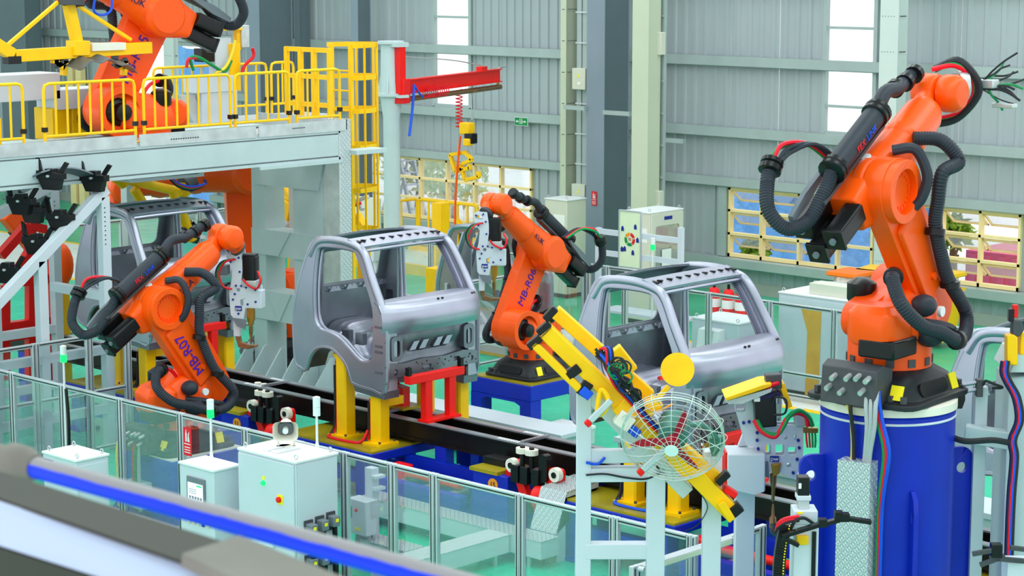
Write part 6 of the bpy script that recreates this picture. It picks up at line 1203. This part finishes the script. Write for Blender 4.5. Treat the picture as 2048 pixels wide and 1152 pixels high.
# guard rails, posts and ladder behind the middle cab
p = at(838, 398, Z=1.25); q = at(955, 424, Y=p.y); rail_panel('yellow guard rail in front of the left window, long part', (p.x, p.y), (q.x, p.y), .12, 1.25, nb=6, group='yellow guard rails by the left window', r=.035, foot=False)
p2 = at(796, 408, Z=1.25); rail_panel('yellow guard rail in front of the left window, short part', (p.x-.06, p2.y), (p.x-.06, p.y), .12, 1.25, nb=2, group='yellow guard rails by the left window', r=.035, foot=False)
pf = thing('guard_platform', 'white floor pallet with yellow kerb behind the middle cab', 'platform', (q.x, p.y, 0)); obj('kerb', MB().bx(p.x-q.x-.3, -.06, 0, .2, .06, .22), 'yellow', pf); obj('kerb', MB().bx(p.x-q.x-.3, -2.1, 0, .6, -1.98, .22), 'yellow', pf); obj('slab', MB().bx(p.x-q.x-.3, -2.0, 0, .6, -.06, .12), 'floor_white', pf)
def ypost(label, px, pt, Z0, w, zt):
    a = at(px, pt, Z=zt); t = thing('guard_post', label, 'post', (a.x, a.y, 0), 0, 'yellow guard posts'); obj('post', MB().bx(-w/2, -w/2, 0, w/2, w/2, zt), 'yellow', t, .01); obj('base', MB().bx(-w, -w, 0, w, w, .03), 'yellow', t); return t
ypost('tall yellow square post behind the windscreen of the middle cab', 881, 405, 0, .24, 1.9); ypost('yellow square post right of the tall yellow post', 893, 470, 0, .28, 1.55); ypost('short yellow channel post behind the middle cab', 875, 535, 0, .30, 1.15)
q = at(950, 455, Z=.8); tag(obj('brace_bar', MB().beam(at(912, 437, Y=q.y), at(990, 536, Y=q.y), .08, .08), 'yellow'), 'sloping yellow brace bar right of the tall yellow post', 'brace')
# step ladder
lb = at(815, 400, Z=.9); ld = thing('step_ladder', 'grey aluminium step ladder in front of the left window', 'ladder', (lb.x, lb.y, 0)); zt2 = at(810, 302, Y=lb.y).z
for y in (-.25, .25): obj('stile', MB().beam((.55, y, 0), (-.1, y*.8, zt2), .05, .09), 'alu', ld); obj('rear_leg', MB().beam((-.8, y, 0), (-.12, y*.8, zt2), .04, .05), 'alu', ld)
for k in range(7): t_ = (k+.7)/7.5; obj('tread', MB().box((.55-.65*t_, 0, zt2*t_), (.14, .46, .03)), 'alu', ld)
obj('top', MB().box((-.12, 0, zt2), (.4, .5, .04)), 'alu', ld); obj('strut', MB().beam((-.35, -.2, zt2*.6), (-.05, -.2, zt2), .04, .04), 'alu', ld)
# equipment seen beside the clad column and through the portal
q = at(742, 440, Z=1.3); t = thing('switch_desk', 'white switch desk with coloured buttons left of the crane post', 'desk', (q.x, q.y, 0)); obj('board', MB().bx(-.9, -.05, 1.0, .25, .05, 1.75), 'beige_cabinet', t, .01); obj('desk', MB().bx(-.1, -.4, .55, .5, -.05, .95), 'cabinet', t, .01); obj('leg', MB().bx(-.05, -.3, 0, .45, -.1, .55), 'cabinet', t); obj('post', MB().bx(-.8, -.04, 0, -.7, .04, 1.0), 'girt', t)
for k, mm in enumerate(('red', 'yellow', 'lamp_green')): obj('button', MB().cyl((.05+k*.16, -.25, .95), (.05+k*.16, -.25, 1.0), .05, n=12), mm, t)
obj('rail', MB().tube([(-.3, -.5, 0), (-.3, -.5, 1.05), (.25, -.5, 1.05), (.25, -.5, .9)], .035, 8, smooth=False), 'rail_yellow', t)
rw = thing('riveting_arm', 'yellow riveting machine with white tool behind the clad column', 'machine', (at(735, 480, Y=23).x, 23, 0)); U = lambda x, y: V((at(x, y, Y=23).x-at(735, 480, Y=23).x, 0, at(x, y, Y=23).z))
obj('arm', MB().beam(U(712, 430), U(745, 490), .14, .14), 'yellow', rw, .01); obj('post', MB().beam(U(728, 480), V((U(728, 480).x, 0, 0)), .16, .16), 'yellow', rw, .01)
for a, b in (((712, 405), (745, 392)), ((715, 400), (735, 418)), ((725, 460), (760, 470)), ((745, 450), (748, 470))): obj('tool', MB().beam(U(*a)+V((0, -.1, 0)), U(*b)+V((0, -.1, 0)), .07, .06), 'zinc', rw, .006)
obj('hose', MB().tube([U(715, 425)+V((0, -.15, 0)), U(722, 410)+V((0, -.15, 0)), U(735, 405)+V((0, -.15, 0))], .025, 7), 'hose_red', rw)
yr = thing('yellow_gripper', 'yellow tube gripper seen through the opening of the portal leg', 'gripper', (at(590, 420, Y=22.5).x, 22.5, 0)); U2 = lambda x, y: V((at(x, y, Y=22.5).x-yr.location.x, 0, at(x, y, Y=22.5).z))
for a, b, r_ in (((540, 388), (640, 410), .08), ((570, 375), (590, 400), .08), ((575, 400), (620, 470), .08), ((600, 370), (625, 400), .07)): obj('tube', MB().cyl(U2(*a), U2(*b), r_, n=12), 'yellow', yr)
obj('block', MB().box(U2(578, 428), (.2, .2, .45), Matrix.Rotation(.3, 3, 'Y')), 'yellow', yr, .02); obj('stand', MB().bx(U2(592, 450).x-.12, -.1, 0, U2(592, 450).x+.12, .1, U2(592, 450).z), 'yellow', yr, .01); obj('cover', MB().box(U2(570, 452), (.4, .4, .35), Matrix.Rotation(.5, 3, 'Y')), 'white_steel', yr, .05); obj('motor', MB().cyl(U2(602, 415)+V((0, -.1, 0)), U2(608, 440)+V((0, -.1, 0)), .1, n=12), 'gloss_black', yr)
# yellow tube gripper of the big robot above the dark cab
bg_ = thing('roof_gripper', 'yellow tube gripper above the dark cab under the deck', 'gripper', (-24.6, 18.2, 0)); U3 = lambda x, y: at(x, y, X=-24.6)-V((-24.6, 18.2, 0))
for a, b, r_ in (((238, 356), (362, 384), .07), ((268, 378), (300, 430), .07), ((345, 380), (385, 480), .075), ((360, 372), (372, 388), .1), ((232, 352), (250, 366), .1)): obj('tube', MB().cyl(U3(*a), U3(*b), r_, n=12), 'yellow', bg_)
obj('flange', MB().cyl(U3(368, 372), U3(385, 362), .14, n=16), 'cast', bg_)
for k, mm in enumerate(('hose_blue', 'hose_red', 'hose_green', 'ink')): obj('hose', MB().tube([U3(332, 352+k*2)+V((.1, 0, 0)), U3(345, 366+k*2)+V((.15, 0, 0)), U3(372, 372+k*2)+V((.15, 0, 0)), U3(398, 366)+V((.15, 0, 0)), U3(400, 358)+V((.1, 0, 0))], .02, 6), mm, bg_)
for k in range(9): obj('clamp', MB().box(U3(372+rn.uniform(-12, 40), 440+rn.uniform(0, 55)), (.12, .1, .06), Matrix.Rotation(k, 3, 'X')), ('zinc', 'gloss_black', 'hose_green')[k % 3], bg_)
# ---------------------------------------------------------------- cabinets by the columns
def back_cab(label, px0, px1, px2, pt, pb, y, h, glazed):
    a, b = at(px0, pt, Y=y).x, at(px1, pt, Y=y).x; z = at(px1, pt, Y=y).z; d = at(px2, pt-8, X=b).y-y
    t, w, dd_ = cabinet('switch_cabinet', label, a, y, b, y+d, z, 'beige_cabinet'); obj('vent_sheet', MB().bx(-.05, -dd_-.004, z-.55, w-.06, -dd_, z-.3), 'paper', t); obj('handle', MB().tube([(w-.1, -dd_, z*.3), (w-.1, -dd_-.03, z*.33), (w-.1, -dd_, z*.37)], .012, 6), 'gloss_black', t)
    if glazed:
        dr = obj('glazed_door', MB().prism(rrect(2*dd_-.04, z-.14, .02, 2, 0, z/2+.03), w, w+.03, 'x', [rrect(2*dd_-.26, z*.62, .05, 3, 0, z*.56)]), 'beige_cabinet', t, .006); obj('back_board', MB().bx(w-.28, -dd_+.04, .2, w-.26, dd_-.04, z-.1), 'white', t); obj('pane', MB().bx(w+.012, -dd_+.13, z*.26, w+.017, dd_-.13, z*.86), 'window_glass', dr); obj('name_plate', MB().bx(w+.03, -.1, z*.92, w+.036, .12, z*.95), 'sign_blue', dr)
        for k, (mm, y_, z_) in enumerate((('sign_blue', -.2, .78), ('red', -.05, .74), ('white', .05, .65), ('sign_yellow', -.22, .5), ('paper', .08, .5), ('cast', -.1, .36), ('cast', .12, .36))): obj('device', MB().bx(w-.26, y_-.08, z*z_-.05, w-.12, y_+.08, z*z_+.05), mm, t, .006)
        obj('document', MB().bx(w+.032, -.16, z*.36, w+.036, .1, z*.66), 'paper', dr)
    return t
back_cab('beige control cabinet with a glazed door below the pale column', 1250, 1300, 1366, 425, 640, 28.4, 0, True); back_cab('beige cabinet left of the blue-grey column', 1090, 1134, 1172, 400, 540, 29.6, 0, False)
# board with the 5S diagram on a pale tube rack
bo = at(1252, 480, Y=26.6); B = thing('notice_board', 'tall pale green notice board with a colourful circular 5S diagram', 'board', (bo.x, 26.69, bo.z), 0); obj('frame', MB().prism(rrect(.50, .98, .02, 2), 0, .03, 'y', [rrect(.45, .93, .01, 2)]), 'alu', B, .004); obj('sheet', MB().bx(-.23, .01, -.47, .23, .02, .47), 'poster_green', B)
ring_c = ('sign_red', 'orange_dot', 'lamp_green', 'hose_green', 'sign_red')
for k, mm in enumerate(('sign_red', 'orange_dot', 'sign_green', 'hose_green', 'sign_red')):
    a0 = k*72+20; pts = [(.115*math.cos(R(a0+i*12)), .115*math.sin(R(a0+i*12))) for i in range(6)]+[(.062*math.cos(R(a0+60-i*12)), .062*math.sin(R(a0+60-i*12))) for i in range(6)]; obj('diagram_segment', MB().prism(pts, .004, .010), mm, B)
text(B, '5S', .07, 'sign_red', (0, .004, 0), axes(EX, EZ), 'lettering'); fg = MB()
for x, z in ((-.16, .17), (.12, .22), (.17, .0), (-.17, -.18), (-.11, -.17), (.07, -.22)): fg.prism([(x-.03, z-.04), (x+.03, z-.04), (x+.025, z+.02), (x, z+.05), (x-.03, z+.02)], .005, .010)
stuff(obj('figure_print', fg, 'sign_blue', B))
rk = thing('tube_rack', 'pale tube rack carrying the notice board by the cabinets', 'rack', (at(1200, 480, Y=26.75).x, 26.75, 0)); xr = lambda px: at(px, 480, Y=26.75).x-rk.location.x; zr = lambda px, py: at(px, py, Y=26.75).z
for px in (1197, 1362): obj('post', MB().bx(xr(px)-.04, -.04, 0, xr(px)+.04, .04, zr(px, 455)), 'white_steel', rk)
for py in (468, 510): obj('rail', MB().beam((xr(1197), 0, zr(1197, py-6)), (xr(1362), 0, zr(1197, py-6)), .06, .09), 'white_steel', rk)
obj('shelf', MB().bx(xr(1197), -.0, .5, xr(1362), .5, .54), 'white_steel', rk); q = at(1304, 500, Y=26.6); light_tower('green lit signal lamp on the tube rack before the glazed cabinet', (q.x, 26.62, 0), q.z)
# white transformer cabinet, its roof rail, bins, extinguishers
ta = at(1570, 600, Z=1.55); tc2, w_, d_ = cabinet('transformer_cabinet', 'wide white transformer cabinet with ochre panel behind the fence', ta.x-.55, ta.y+.6, ta.x+1.1, ta.y+1.6, 1.55); obj('panel', MB().bx(-w_+.03, -d_-.012, .1, w_-.03, -d_, 1.48), 'cabinet', tc2); obj('ochre_sheet', MB().prism([(-.42, 1.40), (-.04, 1.38), (-.06, .05), (-.30, .05), (-.28, 1.0)], -d_-.02, -d_-.014), 'cardboard', tc2); obj('roof_box', MB().bx(-.35, -.4, 1.55, w_, -.1, 1.72), 'beige_cabinet', tc2, .006); obj('roof_frame', MB().beam((-.55, .0, 1.62), (.2, .4, 1.62), .05, .12), 'zinc', tc2)
ob2 = at(1430, 640, Z=1.0); oc, w_, d_ = cabinet('outdoor_unit', 'white low cabinet with hooded outlet seen through the windscreen', ob2.x-.45, ob2.y, ob2.x+.45, ob2.y+.7, 1.0); obj('hood', MB().prism([(-.55, .55), (-.2, .78), (-.2, .9), (-.5, .86)], -.2, .2, 'x'), 'white', oc)
for x in (-.08, .1): obj('outlet_pipe', MB().cyl((x, -.42, .0), (x, -.42, .6), .05, n=10), 'zinc', oc)
obj('fan_grille', MB().cyl((-.28, -d_, .2), (-.28, -d_-.02, .2), .12, n=18), 'gloss_black', oc); obj('handle', MB().tube([(w_, -.05, .7), (w_+.04, -.05, .65), (w_+.04, .12, .65), (w_, .12, .7)], .012, 6), 'zinc', oc)
eb = at(1450, 640, Y=27.3); ex = thing('extinguisher_box', 'red fire extinguisher box with white lettering behind the fence', 'fire box', (eb.x, 27.3, 0)); obj('box', MB().bx(-.35, -.15, 0, .45, .15, .55), 'ext_red', ex, .01); text(ex, '119', .14, 'white', (.05, -.155, .38), axes(EX, EZ)); obj('stripe', MB().bx(-.25, -.154, .2, .35, -.15, .24), 'white', ex)
for k, x in enumerate((-.25, .05, .32)):
    t = thing('fire_extinguisher', 'red fire extinguisher standing in the red box, %s' % ('left one', 'middle one', 'right one')[k], 'extinguisher', (eb.x+x, 27.32, .55), 0, 'fire extinguishers'); obj('bottle', MB().lathe([(.1, 0), (.11, .02), (.11, .42), (.07, .5), (.03, .52)], n=16), 'ext_red', t); obj('valve', MB().cyl((0, 0, .52), (0, 0, .6), .025, n=8), 'gloss_black', t); obj('label', MB().cyl((0, 0, .2), (0, 0, .34), .112, n=16), 'paper', t)
t = thing('fire_extinguisher', 'lone red fire extinguisher left of the red box', 'extinguisher', (eb.x-1.05, 27.2, 0), 0, 'fire extinguishers'); obj('bottle', MB().lathe([(.1, 0), (.11, .02), (.11, .42), (.07, .5), (.03, .52)], n=16), 'ext_red', t); obj('valve', MB().cyl((0, 0, .52), (0, 0, .6), .025, n=8), 'gloss_black', t)
def bin_(label, px, y, m, rz):
    a = at(px, 600, Y=y).x; t = thing('waste_bin', label, 'bin', (a, y, 0), rz, 'waste bins by the wall'); obj('body', MB().loft([[(x, yy, z) for x, yy in rrect(.42+w, .5+w, .06, 3)] for w, z in ((0, .12), (.10, .82), (.12, .95), (.2, .96), (.2, 1.0))]), m, t); obj('lid', MB().loft([[(x, yy, z) for x, yy in rrect(w, w+.06, .06, 3)] for w, z in ((.60, 1.2), (.64, 1.22), (.62, 1.27))]), m, t)
    obj('rubbish_bag', MB().sheet(lambda u, v: ((.29+.02*math.sin(u*60+v*9))*math.cos(u*2*PI), (.31+.02*math.sin(u*47))*math.sin(u*2*PI), 1.0+.21*v), 40, 4, .004), 'bag', t); obj('notice', MB().bx(-.12, -.32, .55, .12, -.305, .85), 'paper', t)
    for x in (-.18, .18): obj('wheel', MB().cyl((x-.03, .22, .1), (x+.03, .22, .1), .1, n=14), 'gloss_black', t)
bin_('orange waste bin overflowing with rubbish by the window', 1703, 29.3, 'bin_orange', 0); bin_('yellow waste bin left of the pale column', 1757, 29.9, 'yellow', .2); bin_('yellow waste bin right of the pale column', 1815, 29.6, 'yellow', -.1); bin_('second yellow waste bin right of the pale column', 1880, 30.2, 'yellow', 0)
# bare cab sides stacked behind robot MB-R06
st_ = at(1160, 640, Z=0)
for k in range(3):
    t = thing('cab_side_panel', 'bare silver cab side panel on the rack behind the robot marked MB-R06, %s' % ('front one', 'second one', 'rear one')[k], 'panel', (c0.x-1.1+k*.02, c1.y-.2+k*.35, .35), R(8), 'stored cab side panels'); oo = [(x*1.0, z) for x, z in smooth_loop(OUT, 2)]; obj('skin', MB().prism(oo, 0, .03, 'y', [smooth_loop(INN, 2)]), 'steel', t); obj('edge', MB().tube([(x, .015, z) for x, z in oo], .05, 6, smooth=False, closed=True), 'steel', t)
t = thing('panel_rack', 'pale rack holding the stored cab side panels', 'rack', (c0.x-1.2, c1.y-.2, 0)); obj('bed', MB().bx(-1.0, -.2, .2, 1.0, 1.1, .3), 'white_steel', t)
for x in (-.95, .9):
    for y in (-.15, 1.0): obj('leg', MB().bx(x, y, 0, x+.08, y+.08, .3), 'white_steel', t)
# pale boxes and troughs behind the conveyor
for k, (px, py, L_, lab) in enumerate(((905, 835, .7, 'pale cable box behind the conveyor left of the blue table'), (1105, 845, .6, 'pale cable box under the blue robot table'), (660, 700, 1.6, 'long pale trough behind the middle cab'), (300, 560, 1.4, 'pale trough behind the dark cab'))):
    a = at(px, py, Z=.3); t = thing('cable_box', lab, 'cable box', (a.x, a.y, 0)); obj('cover', MB().bx(0, -.15, .28, L_, .2, .32), 'white', t, .004); obj('body', MB().bx(.01, -.14, .08, L_-.01, .19, .28), 'zinc', t)
    for x in (.08, L_-.1): obj('leg', MB().bx(x, -.1, 0, x+.04, .15, .08), 'zinc', t)
bb_ = at(1500, 850, Y=19.0); t = thing('machine_bench', 'long pale machine bench behind the line', 'bench', (-14.0, 19.6, 0)); obj('top', MB().bx(-2.6, -.3, .55, 3.5, .3, .62), 'cabinet', t, .006); obj('apron', MB().bx(-2.55, -.28, .2, 3.45, .28, .55), 'pale_green', t)
for x in (-2.4, 0, 3.2): obj('leg', MB().bx(x, -.25, 0, x+.12, .25, .2), 'white_steel', t)
t = thing('machine_bench', 'pale machine bench behind the middle cab', 'bench', (-18.9, 19.35, 0)); obj('top', MB().bx(-2.2, -.25, .5, 1.6, .25, .56), 'cabinet', t, .006); obj('apron', MB().bx(-2.15, -.23, .2, 1.55, .23, .5), 'pale_green', t)
for x in (-2.0, 1.4): obj('leg', MB().bx(x, -.2, 0, x+.12, .2, .2), 'white_steel', t)
# roof above the hall
struct('ceiling', MB().bx(-75, -2, 13.4, 6, WY+.4, 13.6), 'white', label='white roof above the hall')
